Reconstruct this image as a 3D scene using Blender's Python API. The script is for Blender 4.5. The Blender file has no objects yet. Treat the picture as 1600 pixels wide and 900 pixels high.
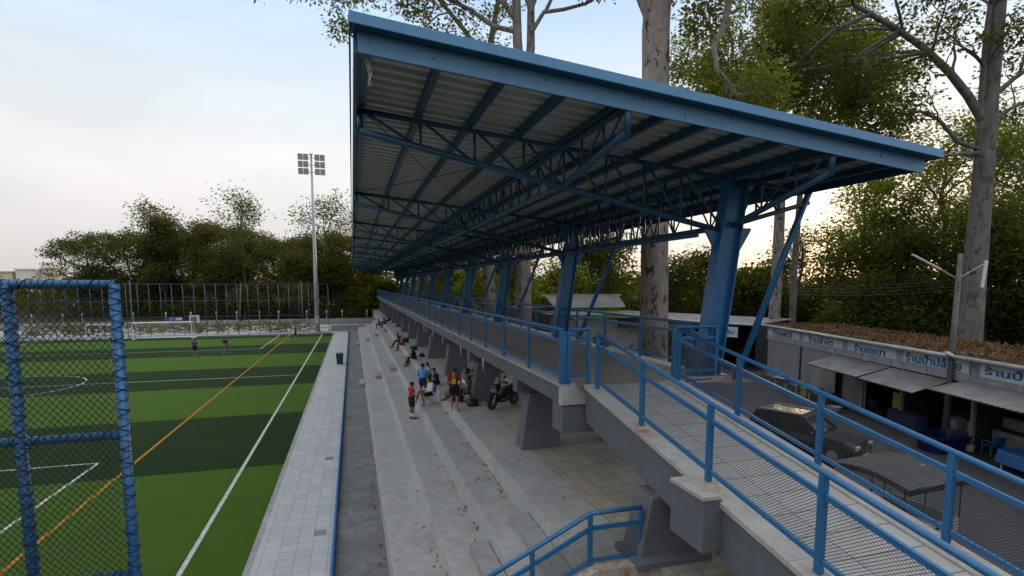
import bpy, bmesh, math, random
import numpy as np
from mathutils import Vector, Matrix

R = math.radians
PI = math.pi
rng = np.random.default_rng(7)
random.seed(7)
sc = bpy.context.scene
COL = sc.collection

# ------------------------------------------------------------------ helpers
class MB:
    """collects shapes; build() links them as one mesh object"""
    def __init__(s):
        s.v = []; s.f = []
    def quad(s, a, b, c, d):
        n = len(s.v); s.v += [tuple(a), tuple(b), tuple(c), tuple(d)]; s.f.append((n, n+1, n+2, n+3)); return s
    def box(s, x0, x1, y0, y1, z0, z1):
        n = len(s.v)
        s.v += [(x0,y0,z0),(x1,y0,z0),(x1,y1,z0),(x0,y1,z0),(x0,y0,z1),(x1,y0,z1),(x1,y1,z1),(x0,y1,z1)]
        s.f += [(n,n+3,n+2,n+1),(n+4,n+5,n+6,n+7),(n,n+1,n+5,n+4),(n+1,n+2,n+6,n+5),(n+2,n+3,n+7,n+6),(n+3,n,n+4,n+7)]
        return s
    def bar(s, p, q, w, h, up=(0,0,1)):
        p = Vector(p); q = Vector(q); d = (q-p).normalized(); up = Vector(up)
        if abs(d.dot(up)) > .98: up = Vector((0,1,0))
        a = d.cross(up).normalized(); b = a.cross(d).normalized()
        a *= w/2; b *= h/2
        n = len(s.v)
        for c in (p, q):
            for e in (-a-b, a-b, a+b, -a+b): s.v.append(tuple(c+e))
        s.f += [(n,n+1,n+2,n+3),(n+7,n+6,n+5,n+4)]
        for i in range(4):
            j = (i+1) % 4; s.f.append((n+i, n+4+i, n+4+j, n+j))
        return s
    def tube(s, pts, rad, n=8, cap=True):
        pts = [Vector(p) for p in pts]
        if not hasattr(rad, '__len__'): rad = [rad]*len(pts)
        base = len(s.v); prev = None
        for i, p in enumerate(pts):
            d = (pts[min(i+1,len(pts)-1)]-pts[max(i-1,0)])
            if d.length < 1e-9: d = Vector((0,0,1))
            d.normalize()
            if prev is None:
                a = d.cross(Vector((0,0,1)))
                if a.length < .05: a = d.cross(Vector((0,1,0)))
            else:
                a = prev - d*prev.dot(d)
            a.normalize(); prev = a; b = d.cross(a)
            for k in range(n):
                t = 2*PI*k/n
                s.v.append(tuple(p + (a*math.cos(t)+b*math.sin(t))*rad[i]))
        for i in range(len(pts)-1):
            for k in range(n):
                k2 = (k+1) % n
                s.f.append((base+i*n+k, base+i*n+k2, base+(i+1)*n+k2, base+(i+1)*n+k))
        if cap:
            s.f.append(tuple(base+k for k in range(n))[::-1])
            s.f.append(tuple(base+(len(pts)-1)*n+k for k in range(n)))
        return s
    def loft(s, rings, cap=True):
        """rings: lists of equal length of points"""
        base = len(s.v); n = len(rings[0])
        for r in rings: s.v += [tuple(p) for p in r]
        for i in range(len(rings)-1):
            for k in range(n):
                k2 = (k+1) % n
                s.f.append((base+i*n+k, base+i*n+k2, base+(i+1)*n+k2, base+(i+1)*n+k))
        if cap:
            s.f.append(tuple(base+k for k in range(n))[::-1])
            s.f.append(tuple(base+(len(rings)-1)*n+k for k in range(n)))
        return s
    def ell(s, c, r, n=12, m=8):
        rings = []
        for i in range(m+1):
            t = PI*i/m
            t = min(max(t, .02), PI-.02)
            rings.append([(c[0]+r[0]*math.sin(t)*math.cos(2*PI*k/n), c[1]+r[1]*math.sin(t)*math.sin(2*PI*k/n), c[2]-r[2]*math.cos(t)) for k in range(n)])
        return s.loft(rings)
    def prism(s, poly, axis, a0, a1):
        """extrude a 2D polygon along an axis: 'x' poly=(y,z), 'y' poly=(x,z), 'z' poly=(x,y)"""
        def P(q, a):
            return {'x': (a, q[0], q[1]), 'y': (q[0], a, q[1]), 'z': (q[0], q[1], a)}[axis]
        return s.loft([[P(q, a0) for q in poly], [P(q, a1) for q in poly]])
    def cyl(s, c, axis, r, h, n=16):
        d = {'x': Vector((1,0,0)), 'y': Vector((0,1,0)), 'z': Vector((0,0,1))}[axis]
        c = Vector(c); return s.tube([c-d*h/2, c+d*h/2], r, n)
    def xform(s, M):
        s.v = [tuple(M @ Vector(p)) for p in s.v]; return s
    def build(s, name, mat, parent=None, smooth=False, bevel=0, local=False):
        me = bpy.data.meshes.new(name)
        vs = s.v
        if parent is not None and not local:
            off = WLOC.get(parent.name, Vector((0,0,0)))
            vs = [(p[0]-off.x, p[1]-off.y, p[2]-off.z) for p in vs]
        me.from_pydata(vs, [], s.f)
        bm = bmesh.new(); bm.from_mesh(me); bmesh.ops.recalc_face_normals(bm, faces=bm.faces); bm.to_mesh(me); bm.free()
        me.materials.append(mat)
        if smooth:
            for p in me.polygons: p.use_smooth = True
        o = bpy.data.objects.new(name, me); COL.objects.link(o)
        if parent is not None: o.parent = parent; WLOC[o.name] = WLOC.get(parent.name, Vector((0,0,0)))
        if bevel:
            b = o.modifiers.new('bevel', 'BEVEL'); b.width = bevel; b.segments = 2; b.limit_method = 'ANGLE'
        return o

WLOC = {}
def thing(name, label, cat, loc=(0,0,0), rz=0, group=None):
    o = bpy.data.objects.new(name, None); COL.objects.link(o)
    o.location = loc; o.rotation_euler = (0,0,rz); o.empty_display_size = .2
    WLOC[o.name] = Vector(loc)
    tag(o, label, cat, group); return o
def tag(o, label=None, cat=None, group=None, kind=None):
    if label: o['label'] = label
    if cat: o['category'] = cat
    if group: o['group'] = group
    if kind: o['kind'] = kind
    return o
def structure(o, label=None, cat=None):
    o['kind'] = 'structure'
    if label: o['label'] = label
    if cat: o['category'] = cat
    return o
def dup(root, loc=None, rz=None, label=None, group=None, scale=None):
    r = root.copy(); COL.objects.link(r)
    if loc is not None: r.location = loc
    if rz is not None: r.rotation_euler = (0,0,rz)
    if scale is not None: r.scale = scale
    if label: r['label'] = label
    if group: r['group'] = group
    for ch in [c for c in bpy.data.objects if c.parent == root]:
        c = ch.copy(); COL.objects.link(c); c.parent = r
        for g in [x for x in bpy.data.objects if x.parent == ch]:
            e = g.copy(); COL.objects.link(e); e.parent = c
    return r

# ------------------------------------------------------------------ materials
def newmat(name):
    m = bpy.data.materials.new(name); m.use_nodes = True
    nt = m.node_tree; bs = nt.nodes['Principled BSDF']
    return m, nt, bs
def N(nt, t, **kw):
    n = nt.nodes.new(t)
    for k, v in kw.items():
        if k.startswith('i_'):
            key = k[2:]
            n.inputs[int(key) if key.isdigit() else key.replace('_', ' ')].default_value = v
        else: setattr(n, k, v)
    return n
def math_(nt, op, a, b=None, c=None):
    n = nt.nodes.new('ShaderNodeMath'); n.operation = op
    for i, x in enumerate((a, b, c)):
        if x is None: continue
        if isinstance(x, (int, float)): n.inputs[i].default_value = x
        else: nt.links.new(x, n.inputs[i])
    return n.outputs[0]
def mixc(nt, fac, a, b):
    n = nt.nodes.new('ShaderNodeMix'); n.data_type = 'RGBA'
    if isinstance(fac, (int, float)): n.inputs[0].default_value = fac
    else: nt.links.new(fac, n.inputs[0])
    for s_, x in ((6, a), (7, b)):
        if isinstance(x, (tuple, list)): n.inputs[s_].default_value = (*x[:3], 1)
        else: nt.links.new(x, n.inputs[s_])
    return n.outputs[2]
def noise(nt, scale, detail=4, rough=.6, vec=None, lo=.35, hi=.65, dist=0):
    n = nt.nodes.new('ShaderNodeTexNoise'); n.inputs['Scale'].default_value = scale
    n.inputs['Detail'].default_value = detail; n.inputs['Roughness'].default_value = rough; n.inputs['Distortion'].default_value = dist
    if vec is not None: nt.links.new(vec, n.inputs['Vector'])
    r = nt.nodes.new('ShaderNodeMapRange'); r.inputs[1].default_value = lo; r.inputs[2].default_value = hi
    nt.links.new(n.outputs['Fac'], r.inputs[0]); return r.outputs[0]
def pos(nt):
    return nt.nodes.new('ShaderNodeNewGeometry').outputs['Position']
def scaled(nt, vec, s):
    n = nt.nodes.new('ShaderNodeVectorMath'); n.operation = 'MULTIPLY'; nt.links.new(vec, n.inputs[0]); n.inputs[1].default_value = s
    return n.outputs[0]
def bump(nt, bs, h, strength=.3, dist=.02):
    b = nt.nodes.new('ShaderNodeBump'); b.inputs['Strength'].default_value = strength; b.inputs['Distance'].default_value = dist
    nt.links.new(h, b.inputs['Height']); nt.links.new(b.outputs[0], bs.inputs['Normal'])
def mat(name, c, rough=.6, var=.25, scale=3., metal=0., bmp=0., c2=None, stretch=None, spec=.5, obj=False):
    m, nt, bs = newmat(name)
    if obj: v = nt.nodes.new('ShaderNodeTexCoord').outputs['Object']
    else: v = pos(nt)
    if stretch: v = scaled(nt, v, stretch)
    if c2 is None: c2 = tuple(x*(1-var) for x in c)
    f = noise(nt, scale, 5, .65, v)
    col = mixc(nt, f, c, c2)
    nt.links.new(col, bs.inputs['Base Color'])
    bs.inputs['Roughness'].default_value = rough; bs.inputs['Metallic'].default_value = metal
    bs.inputs['Specular IOR Level'].default_value = spec
    if bmp: bump(nt, bs, noise(nt, scale*8, 4, .6, v, 0, 1), bmp, .02)
    return m

M = {}
def paint_blue(name, c, c2):
    m, nt, bs = newmat(name); v = pos(nt)
    f = noise(nt, 2.2, 6, .7, v, .3, .7)
    col = mixc(nt, f, c, c2)
    st = noise(nt, 5, 6, .75, scaled(nt, v, (1,1,.18)), .5, .8)
    col = mixc(nt, math_(nt, 'MULTIPLY', st, .40), col, tuple(x*.55+.012 for x in c))
    fl = noise(nt, 11, 7, .8, v, .66, .72)
    col = mixc(nt, math_(nt, 'MULTIPLY', fl, .5), col, (.13, .085, .06))
    nt.links.new(col, bs.inputs['Base Color']); bs.inputs['Roughness'].default_value = .38
    r = nt.nodes.new('ShaderNodeMapRange'); nt.links.new(noise(nt, 1.1, 3, .6, v, 0, 1), r.inputs[0]); r.inputs[3].default_value = .28; r.inputs[4].default_value = .5
    nt.links.new(r.outputs[0], bs.inputs['Roughness'])
    return m
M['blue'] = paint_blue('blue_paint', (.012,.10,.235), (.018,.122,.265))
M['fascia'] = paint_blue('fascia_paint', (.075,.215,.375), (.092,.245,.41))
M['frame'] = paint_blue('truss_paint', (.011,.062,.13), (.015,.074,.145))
M['pipeblue'] = paint_blue('pipe_paint', (.014,.10,.24), (.022,.12,.27))

RUST = [(5.20,8.85,4.24,.42),(5.2,6.8,3.87,.38),(7.45,8.9,4.25,.36),(7.45,6.9,3.9,.32),(7.45,4.8,3.5,.32),(5.2,4.7,3.5,.34),(4.83,8.1,2.1,.55),(3.9,8.1,2.0,.5),(4.4,8.0,1.9,.5)]
def concrete(name, c, c2, stain=.5, tile=None, rust=0):
    m, nt, bs = newmat(name); v = pos(nt)
    f = noise(nt, .55, 8, .68, v, .32, .68)
    col = mixc(nt, f, c, c2)
    f2 = noise(nt, 3.5, 6, .7, v, .45, .75)
    col = mixc(nt, math_(nt, 'MULTIPLY', f2, stain), col, tuple(x*.45 for x in c2))
    f3 = noise(nt, 40, 3, .6, v, .3, .7)
    col = mixc(nt, math_(nt, 'MULTIPLY', f3, .18), col, tuple(x*.5 for x in c))
    stv = noise(nt, 3.2, 6, .7, scaled(nt, v, (1, 1, .12)), .5, .78)
    col = mixc(nt, math_(nt, 'MULTIPLY', stv, .35), col, tuple(x*.55 for x in c2))
    wv = nt.nodes.new('ShaderNodeTexNoise'); wv.inputs['Scale'].default_value = 1.6; wv.inputs['Detail'].default_value = 4; nt.links.new(v, wv.inputs['Vector'])
    va = nt.nodes.new('ShaderNodeVectorMath'); va.operation = 'MULTIPLY_ADD'; nt.links.new(wv.outputs['Color'], va.inputs[0]); va.inputs[1].default_value = (.9,.9,.9); nt.links.new(v, va.inputs[2])
    vo = nt.nodes.new('ShaderNodeTexVoronoi'); vo.feature = 'DISTANCE_TO_EDGE'; vo.inputs['Scale'].default_value = .42; nt.links.new(va.outputs[0], vo.inputs['Vector'])
    ck = math_(nt, 'MULTIPLY', math_(nt, 'LESS_THAN', vo.outputs['Distance'], .0042), noise(nt, .5, 2, .5, v, .5, .6))
    col = mixc(nt, math_(nt, 'MULTIPLY', ck, .6), col, tuple(x*.35 for x in c2))
    ys = nt.nodes.new('ShaderNodeSeparateXYZ'); nt.links.new(v, ys.inputs[0])
    jt = math_(nt, 'LESS_THAN', math_(nt, 'FRACT', math_(nt, 'DIVIDE', ys.outputs[1], 5.1)), .0035)
    col = mixc(nt, math_(nt, 'MULTIPLY', jt, .5), col, tuple(x*.4 for x in c2))
    if rust:
        for (px, py, pz, rr_) in RUST:
            dn = nt.nodes.new('ShaderNodeVectorMath'); dn.operation = 'DISTANCE'; nt.links.new(v, dn.inputs[0]); dn.inputs[1].default_value = (px, py, pz)
            k_ = nt.nodes.new('ShaderNodeMapRange'); k_.inputs[1].default_value = rr_; k_.inputs[2].default_value = .03; nt.links.new(dn.outputs['Value'], k_.inputs[0])
            mk = math_(nt, 'MULTIPLY', k_.outputs[0], noise(nt, 7, 5, .7, v, .38, .6))
            col = mixc(nt, math_(nt, 'MULTIPLY', mk, .95), col, (.27, .095, .025))
        f4 = noise(nt, 2.6, 5, .7, v, .62, .72)
        col = mixc(nt, math_(nt, 'MULTIPLY', f4, rust), col, (.30, .13, .045))
    nt.links.new(col, bs.inputs['Base Color']); bs.inputs['Roughness'].default_value = .8
    bump(nt, bs, noise(nt, 25, 5, .6, v, 0, 1), .25, .01)
    return m
M['conc'] = concrete('step_concrete', (.365,.355,.335), (.285,.277,.262), .5)
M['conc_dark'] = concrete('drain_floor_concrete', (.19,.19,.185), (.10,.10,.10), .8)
M['aisle'] = concrete('aisle_step_concrete', (.31,.303,.288), (.23,.225,.213), .5)
M['riser'] = concrete('riser_concrete', (.40,.39,.37), (.30,.293,.278), .4)
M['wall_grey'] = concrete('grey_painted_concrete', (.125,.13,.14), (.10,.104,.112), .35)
M['cap'] = concrete('pale_cap_concrete', (.42,.405,.37), (.33,.315,.285), .45, rust=.35)
M['deckfloor'] = concrete('deck_concrete', (.24,.215,.185), (.18,.16,.14), .4)
M['lowwall'] = concrete('low_wall_concrete', (.33,.33,.32), (.22,.22,.21), .6)

def tiles(name, c, c2, sx, sy, grout, gcol, stain=.4):
    m, nt, bs = newmat(name); v = pos(nt)
    sep = nt.nodes.new('ShaderNodeSeparateXYZ'); nt.links.new(v, sep.inputs[0])
    def line(o, s):
        q = math_(nt, 'FRACT', math_(nt, 'DIVIDE', o, s))
        return math_(nt, 'LESS_THAN', q, grout/s), math_(nt, 'FLOOR', math_(nt, 'DIVIDE', o, s))
    lx, ix = line(sep.outputs[0], sx); ly, iy = line(sep.outputs[1], sy)
    g = math_(nt, 'MAXIMUM', lx, ly)
    w = nt.nodes.new('ShaderNodeTexWhiteNoise'); w.noise_dimensions = '2D'
    cv = nt.nodes.new('ShaderNodeCombineXYZ'); nt.links.new(ix, cv.inputs[0]); nt.links.new(iy, cv.inputs[1]); nt.links.new(cv.outputs[0], w.inputs['Vector'])
    col = mixc(nt, w.outputs['Value'], c, c2)
    f2 = noise(nt, .8, 7, .7, v, .42, .72)
    col = mixc(nt, math_(nt, 'MULTIPLY', f2, stain), col, tuple(x*.5 for x in c2))
    f3 = noise(nt, 12, 5, .7, v, .4, .8)
    col = mixc(nt, math_(nt, 'MULTIPLY', f3, .25), col, tuple(x*.6 for x in c2))
    col = mixc(nt, g, col, gcol)
    nt.links.new(col, bs.inputs['Base Color']); bs.inputs['Roughness'].default_value = .75
    bump(nt, bs, math_(nt, 'SUBTRACT', 1, g), .4, .006)
    return m
M['paving'] = tiles('pitchside_tiles', (.40,.402,.40), (.345,.347,.345), .4, .4, .013, (.17,.17,.17), .3)
M['pavers'] = tiles('platform_pavers', (.36,.315,.24), (.30,.26,.20), .4, .4, .016, (.13,.10,.075), .35)
M['ramptile'] = tiles('ramp_slabs', (.40,.39,.37), (.35,.34,.325), 3.0, .5, .018, (.12,.115,.11), .4)

def turf_mat():
    m, nt, bs = newmat('striped_turf'); v = pos(nt)
    sep = nt.nodes.new('ShaderNodeSeparateXYZ'); nt.links.new(v, sep.inputs[0])
    # stripe edges at 13.0, 22.1, 31.2 ... 9.08 m apart
    k = math_(nt, 'FLOOR', math_(nt, 'DIVIDE', math_(nt, 'SUBTRACT', sep.outputs[1], 3.95), 9.08))
    par = math_(nt, 'PINGPONG', k, 1)
    par = math_(nt, 'ABSOLUTE', math_(nt, 'MODULO', k, 2))
    f = noise(nt, 1.2, 6, .7, v, .3, .7)
    f2 = noise(nt, 60, 3, .7, v, .25, .75)
    lite = mixc(nt, f, (.043,.086,.010), (.032,.068,.007))
    dark = mixc(nt, f, (.012,.027,.005), (.009,.021,.004))
    col = mixc(nt, par, dark, lite)
    col = mixc(nt, math_(nt, 'MULTIPLY', f2, .45), col, mixc(nt, par, (.010,.02,.008), (.04,.075,.008)))
    wr0 = noise(nt, .22, 6, .7, v, .45, .75)
    col = mixc(nt, math_(nt, 'MULTIPLY', wr0, .28), col, (.035,.045,.012))
    sm = math_(nt, 'LESS_THAN', math_(nt, 'FRACT', math_(nt, 'DIVIDE', math_(nt, 'ADD', sep.outputs[1], .4), 4.54)), .007)
    col = mixc(nt, math_(nt, 'MULTIPLY', sm, .35), col, (.008,.014,.004))
    spk = noise(nt, 7, 2, .5, v, .74, .76)
    col = mixc(nt, math_(nt, 'MULTIPLY', spk, .5), col, (.12,.12,.05))
    nt.links.new(col, bs.inputs['Base Color']); bs.inputs['Roughness'].default_value = .85
    bs.inputs['Specular IOR Level'].default_value = .06
    bs.inputs['Sheen Weight'].default_value = .10; bs.inputs['Sheen Roughness'].default_value = .45
    nt.links.new(mixc(nt, par, (.10,.22,.04), (.45,.75,.10)), bs.inputs['Sheen Tint'])
    bump(nt, bs, noise(nt, 90, 3, .7, v, 0, 1), .6, .02)
    return m
M['turf'] = turf_mat()
M['lineW'] = mat('white_line_turf', (.52,.54,.50), .85, c2=(.27,.31,.23), scale=5, spec=.1)
M['polegrey'] = mat('weathered_pole', (.13,.12,.105), .8, c2=(.08,.073,.063), scale=2)
M['lineO'] = mat('orange_line_turf', (.38,.18,.022), .85, c2=(.22,.12,.018), scale=5, spec=.1)
M['asphalt'] = mat('asphalt', (.055,.055,.056), .8, c2=(.038,.038,.04), scale=.9, bmp=.4)
M['gravel'] = mat('pale_gravel', (.38,.37,.35), .9, c2=(.22,.21,.19), scale=1.1, bmp=.6)
M['earth'] = mat('dry_earth', (.07,.06,.035), .95, c2=(.035,.04,.016), scale=.25, bmp=.6, spec=.05)
M['white'] = mat('white_paint', (.78,.78,.76), .45, var=.12)
M['galv'] = mat('galvanised_steel', (.42,.43,.43), .45, c2=(.34,.35,.35), scale=4, metal=.5)
M['black'] = mat('black_plastic', (.018,.018,.02), .4, var=.3)
M['net'] = mat('black_net_cord', (.010,.011,.013), .8, var=.3)
M['rubber'] = mat('tyre_rubber', (.02,.02,.02), .8, var=.3)
M['chrome'] = mat('chromed_metal', (.7,.7,.7), .15, var=.05, metal=1)
M['lamp_glass'] = mat('floodlight_glass', (.27,.27,.25), .3, c2=(.20,.20,.185), scale=6)
M['lamp_body'] = mat('floodlight_housing', (.52,.52,.49), .5, var=.2)
M['gut'] = mat('pale_gutter_metal', (.42,.425,.43), .4, c2=(.30,.30,.295), scale=2)
M['board'] = mat('sign_backing_board', (.30,.30,.29), .6, c2=(.21,.21,.20), scale=1.4)
M['sign'] = mat('white_sign_panel', (.52,.54,.57), .45, c2=(.42,.44,.47), scale=1.6)
M['letter'] = mat('blue_sign_lettering', (.022,.11,.26), .5, var=.25)
M['tin'] = mat('weathered_tin', (.22,.22,.215), .6, c2=(.13,.125,.12), scale=.9, metal=.15)
M['tinwall'] = mat('corrugated_tin_wall', (.23,.228,.22), .65, c2=(.16,.155,.148), scale=.7, stretch=(1,1,.35))
M['dark'] = mat('dark_trim_and_shade', (.025,.023,.022), .9, var=.4)  # near-black trim colour; also paints deep shadow into the stall interiors
M['lantern_glass'] = mat('cream_lantern_glass', (.45,.42,.34), .3, var=.1)

def sheet_mat():
    m, nt, bs = newmat('roof_sheet_underside'); v = pos(nt)
    f = noise(nt, .5, 6, .6, scaled(nt, v, (1, .3, 1)), .3, .7)
    col = mixc(nt, f, (.55,.55,.545), (.43,.43,.425))
    nt.links.new(col, bs.inputs['Base Color']); bs.inputs['Roughness'].default_value = .48; bs.inputs['Metallic'].default_value = .2
    return m
M['sheet'] = sheet_mat()

def mesh_panel_mat():
    m, nt, bs = newmat('blue_grey_wire_mesh'); v = pos(nt)
    sep = nt.nodes.new('ShaderNodeSeparateXYZ'); nt.links.new(v, sep.inputs[0])
    al = math_(nt, 'DIVIDE', math_(nt, 'ADD', sep.outputs[0], sep.outputs[1]), .062)
    up = math_(nt, 'DIVIDE', sep.outputs[2], .044)
    a = math_(nt, 'FRACT', math_(nt, 'ADD', al, up)); b = math_(nt, 'FRACT', math_(nt, 'SUBTRACT', al, up))
    w = .20
    solid = math_(nt, 'MAXIMUM', math_(nt, 'LESS_THAN', a, w), math_(nt, 'LESS_THAN', b, w))
    f = noise(nt, 2, 4, .6, v)
    col = mixc(nt, f, (.022,.032,.042), (.045,.042,.037))
    nt.links.new(col, bs.inputs['Base Color']); bs.inputs['Roughness'].default_value = .5
    tr = nt.nodes.new('ShaderNodeBsdfTransparent'); mx = nt.nodes.new('ShaderNodeMixShader')
    nt.links.new(solid, mx.inputs[0]); nt.links.new(tr.outputs[0], mx.inputs[1]); nt.links.new(bs.outputs[0], mx.inputs[2])
    nt.links.new(mx.outputs[0], nt.nodes['Material Output'].inputs['Surface'])
    return m
M['mesh'] = mesh_panel_mat()

def bark(name, c, c2, blotch=None):
    m, nt, bs = newmat(name); v = nt.nodes.new('ShaderNodeTexCoord').outputs['Object']
    vs = scaled(nt, v, (1, 1, .22))
    col = mixc(nt, noise(nt, 4, 8, .7, vs, .3, .7), c, c2)
    col = mixc(nt, math_(nt, 'MULTIPLY', noise(nt, 1.2, 5, .7, v, .4, .7), .5), col, tuple(x*.55 for x in c2))
    if blotch:
        vo = nt.nodes.new('ShaderNodeTexNoise'); vo.inputs['Scale'].default_value = 3.4; vo.inputs['Detail'].default_value = 7; vo.inputs['Roughness'].default_value = .72
        nt.links.new(scaled(nt, v, (1, 1, .45)), vo.inputs['Vector'])
        r = nt.nodes.new('ShaderNodeMapRange'); r.inputs[1].default_value = .545; r.inputs[2].default_value = .60
        nt.links.new(vo.outputs['Fac'], r.inputs[0])
        col = mixc(nt, r.outputs[0], col, blotch)
    nt.links.new(col, bs.inputs['Base Color']); bs.inputs['Roughness'].default_value = .9
    bump(nt, bs, noise(nt, 9, 8, .7, vs, 0, 1), .6, .05)
    return m
M['bark_pale'] = bark('pale_blotched_bark', (.29,.245,.21), (.17,.138,.112), (.030,.022,.018))
M['bark_grey'] = bark('grey_bark', (.20,.18,.155), (.085,.075,.063), (.05,.042,.035))
M['bark_dark'] = bark('dark_bark', (.10,.085,.07), (.055,.046,.038))

def leaf(name, c, c2, trans=.35, c3=None):
    m, nt, bs = newmat(name)
    g = nt.nodes.new('ShaderNodeNewGeometry')
    col = mixc(nt, g.outputs['Random Per Island'], c, c2)
    f = noise(nt, .45, 4, .6, g.outputs['Position'], .35, .65)
    col = mixc(nt, math_(nt, 'MULTIPLY', f, .55), col, c3 or tuple(x*.5 for x in c))
    df = nt.nodes.new('ShaderNodeBsdfDiffuse'); tl = nt.nodes.new('ShaderNodeBsdfTranslucent')
    nt.links.new(col, df.inputs[0])
    br = mixc(nt, .5, col, (.26,.27,.03)); nt.links.new(br, tl.inputs[0])
    mx = nt.nodes.new('ShaderNodeMixShader'); mx.inputs[0].default_value = trans
    nt.links.new(df.outputs[0], mx.inputs[1]); nt.links.new(tl.outputs[0], mx.inputs[2])
    nt.links.new(mx.outputs[0], nt.nodes['Material Output'].inputs['Surface'])
    return m
M['leaf_olive'] = leaf('olive_canopy_leaves', (.18,.19,.04), (.10,.115,.025), .55)
M['leaf_light'] = leaf('light_green_leaves', (.20,.23,.035), (.12,.155,.022), .6)
M['leaf_dark'] = leaf('dark_green_leaves', (.046,.062,.017), (.026,.038,.011), .4, (.05,.045,.012))
M['leaf_wood'] = leaf('dull_green_leaves', (.062,.072,.019), (.035,.044,.012), .38, (.055,.042,.012))
M['leaf_far'] = leaf('rain_tree_leaves', (.058,.084,.024), (.034,.053,.016), .32, (.065,.06,.016))
M['leaf_far2'] = leaf('dusty_tree_leaves', (.105,.10,.03), (.066,.068,.021), .35, (.10,.07,.03))
M['leaf_bright'] = leaf('bright_banana_leaves', (.10,.15,.025), (.07,.11,.02), .4)
M['leaf_dry'] = leaf('dry_fallen_leaves', (.16,.08,.042), (.08,.042,.024), .1, (.15,.10,.06))
M['leaf_weed'] = leaf('dry_weed_stalks', (.17,.13,.055), (.08,.09,.03), .2)

# ------------------------------------------------------------------ camera
F_, VH, VPX, DV, HC = 840., 444., 550., 8200., 7.0
tp = F_/DV; PITCH = math.atan(tp); YP = VH + F_*tp
PSI = math.atan((800-VPX)/(F_/math.cos(PITCH)))
cam = bpy.data.cameras.new('camera'); co = bpy.data.objects.new('camera', cam); COL.objects.link(co)
co.location = (0, 0, HC); co.rotation_euler = (PI/2-PITCH, 0, -PSI)
cam.sensor_width = 36; cam.sensor_fit = 'HORIZONTAL'; cam.lens = F_/1600*36; cam.shift_y = (YP-450)/1600
cam.clip_start = .1; cam.clip_end = 5000
sc.camera = co

# ------------------------------------------------------------------ ground, pitch, paving, road
def sheet(name, m, x0, x1, y0, y1, z, label=None, cat=None):
    return structure(MB().quad((x0,y0,z),(x1,y0,z),(x1,y1,z),(x0,y1,z)).build(name, m), label, cat)
sheet('ground', M['earth'], -1500, 1500, -600, 2400, -.03, 'dry bare ground spreading out to the horizon', 'ground')
sheet('pitch', M['turf'], -46, -2.75, 3.95, 81.2, .0, 'football pitch of artificial turf in light and dark green stripes', 'pitch')
sheet('road', M['asphalt'], 9.2, 60, -6, 140, -.012, 'dark asphalt road between the grandstand and the row of shops', 'road')
sheet('gravel_yard', M['gravel'], -60, 3, 81.6, 99.5, -.012, 'pale gravel strip beyond the far fence', 'ground')
sheet('far_road', M['asphalt'], -90, 30, 101.5, 108, -.008, 'asphalt road beyond the low concrete wall', 'road')
# paving strip beside the pitch, a raised tiled sheet with a kerb
structure(MB().box(-2.55, -.70, 3.5, 81.2, -.02, .1).build('path', M['paving']), 'pale grey tiled path along the edge of the pitch', 'path')
structure(MB().box(-2.72, -2.553, 3.5, 81.2, -.02, .085).build('kerb', M['lowwall']), 'concrete kerb between the turf and the tiled path', 'kerb')

def stripe_pts(pts, w, mb, z=.005):
    for a, b in zip(pts[:-1], pts[1:]):
        a = Vector((*a, z)); b = Vector((*b, z)); d = (b-a).normalized(); n = Vector((-d.y, d.x, 0))*w/2
        mb.quad(a-n, b-n, b+n, a+n)
lw = MB()
CX, CY = -23.4, 44.2
stripe_pts([(-4.22, 7), (-4.22, 80)], .12, lw)
stripe_pts([(-42.5, CY), (-4.28, CY)], .10, lw)
stripe_pts([(-42.5, 7), (-4.28, 7)], .12, lw); stripe_pts([(-42.5, 79.9), (-4.28, 79.9)], .12, lw)
arc = [(CX+4.95*math.cos(2*PI*k/64), CY+4.95*math.sin(2*PI*k/64)) for k in range(65)]
stripe_pts(arc, .10, lw, .009)
for yy, yb in ((24.3, 7.06), (63.5, 79.84)):
    stripe_pts([(-9.76, yb), (-9.76, yy)], .10, lw); stripe_pts([(-9.81, yy), (-37, yy)], .10, lw); stripe_pts([(-37.05, yy), (-37.05, yb)], .10, lw)
structure(lw.build('pitch_marking', M['lineW']), 'white painted lines of the football pitch', 'line')
lo = MB(); stripe_pts([(-8.40, 8.5), (-8.40, 79)], .12, lo, .013)
structure(lo.build('pitch_marking', M['lineO']), 'single orange line running the length of the pitch', 'line')

# drains and dark bin on the tiled path
M['drain'] = mat('drain_grate', (.15,.15,.15), .6, var=.4, scale=30)
for (x, y, lb) in ((-1.06, 22.0, 'small square drain cover further along the tiled path'), (-1.05, 15.3, 'nearer square drain cover in the tiled path')):
    d = thing('drain_cover', lb, 'drain', (x, y, .1))
    f = MB()
    for sx in (-.19, .19): f.box(x+sx-.02, x+sx+.02, y-.24, y+.24, .1, .108)
    for sy in (-.22, .22): f.box(x-.168, x+.168, y+sy-.02, y+sy+.02, .1, .108)
    f.build('drain_frame', M['galv'], d)
    g = MB()
    for k in range(6): g.box(x-.165, x+.165, y-.17+k*.06, y-.145+k*.06, .1, .106)
    g.build('grate', M['drain'], d)
b = thing('bin', 'small dark green bin standing on the tiled path', 'bin', (-1.2, 48.6, .1))
M['bingreen'] = mat('dark_green_plastic', (.012,.03,.018), .5, var=.3)
MB().loft([[(-1.2+sx*w, 48.6+sy*w, z) for sx, sy in ((-1,-1),(1,-1),(1,1),(-1,1))] for z, w in ((.1,.24),(.95,.31))]).build('bin_body', M['bingreen'], b, bevel=.02)
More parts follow.
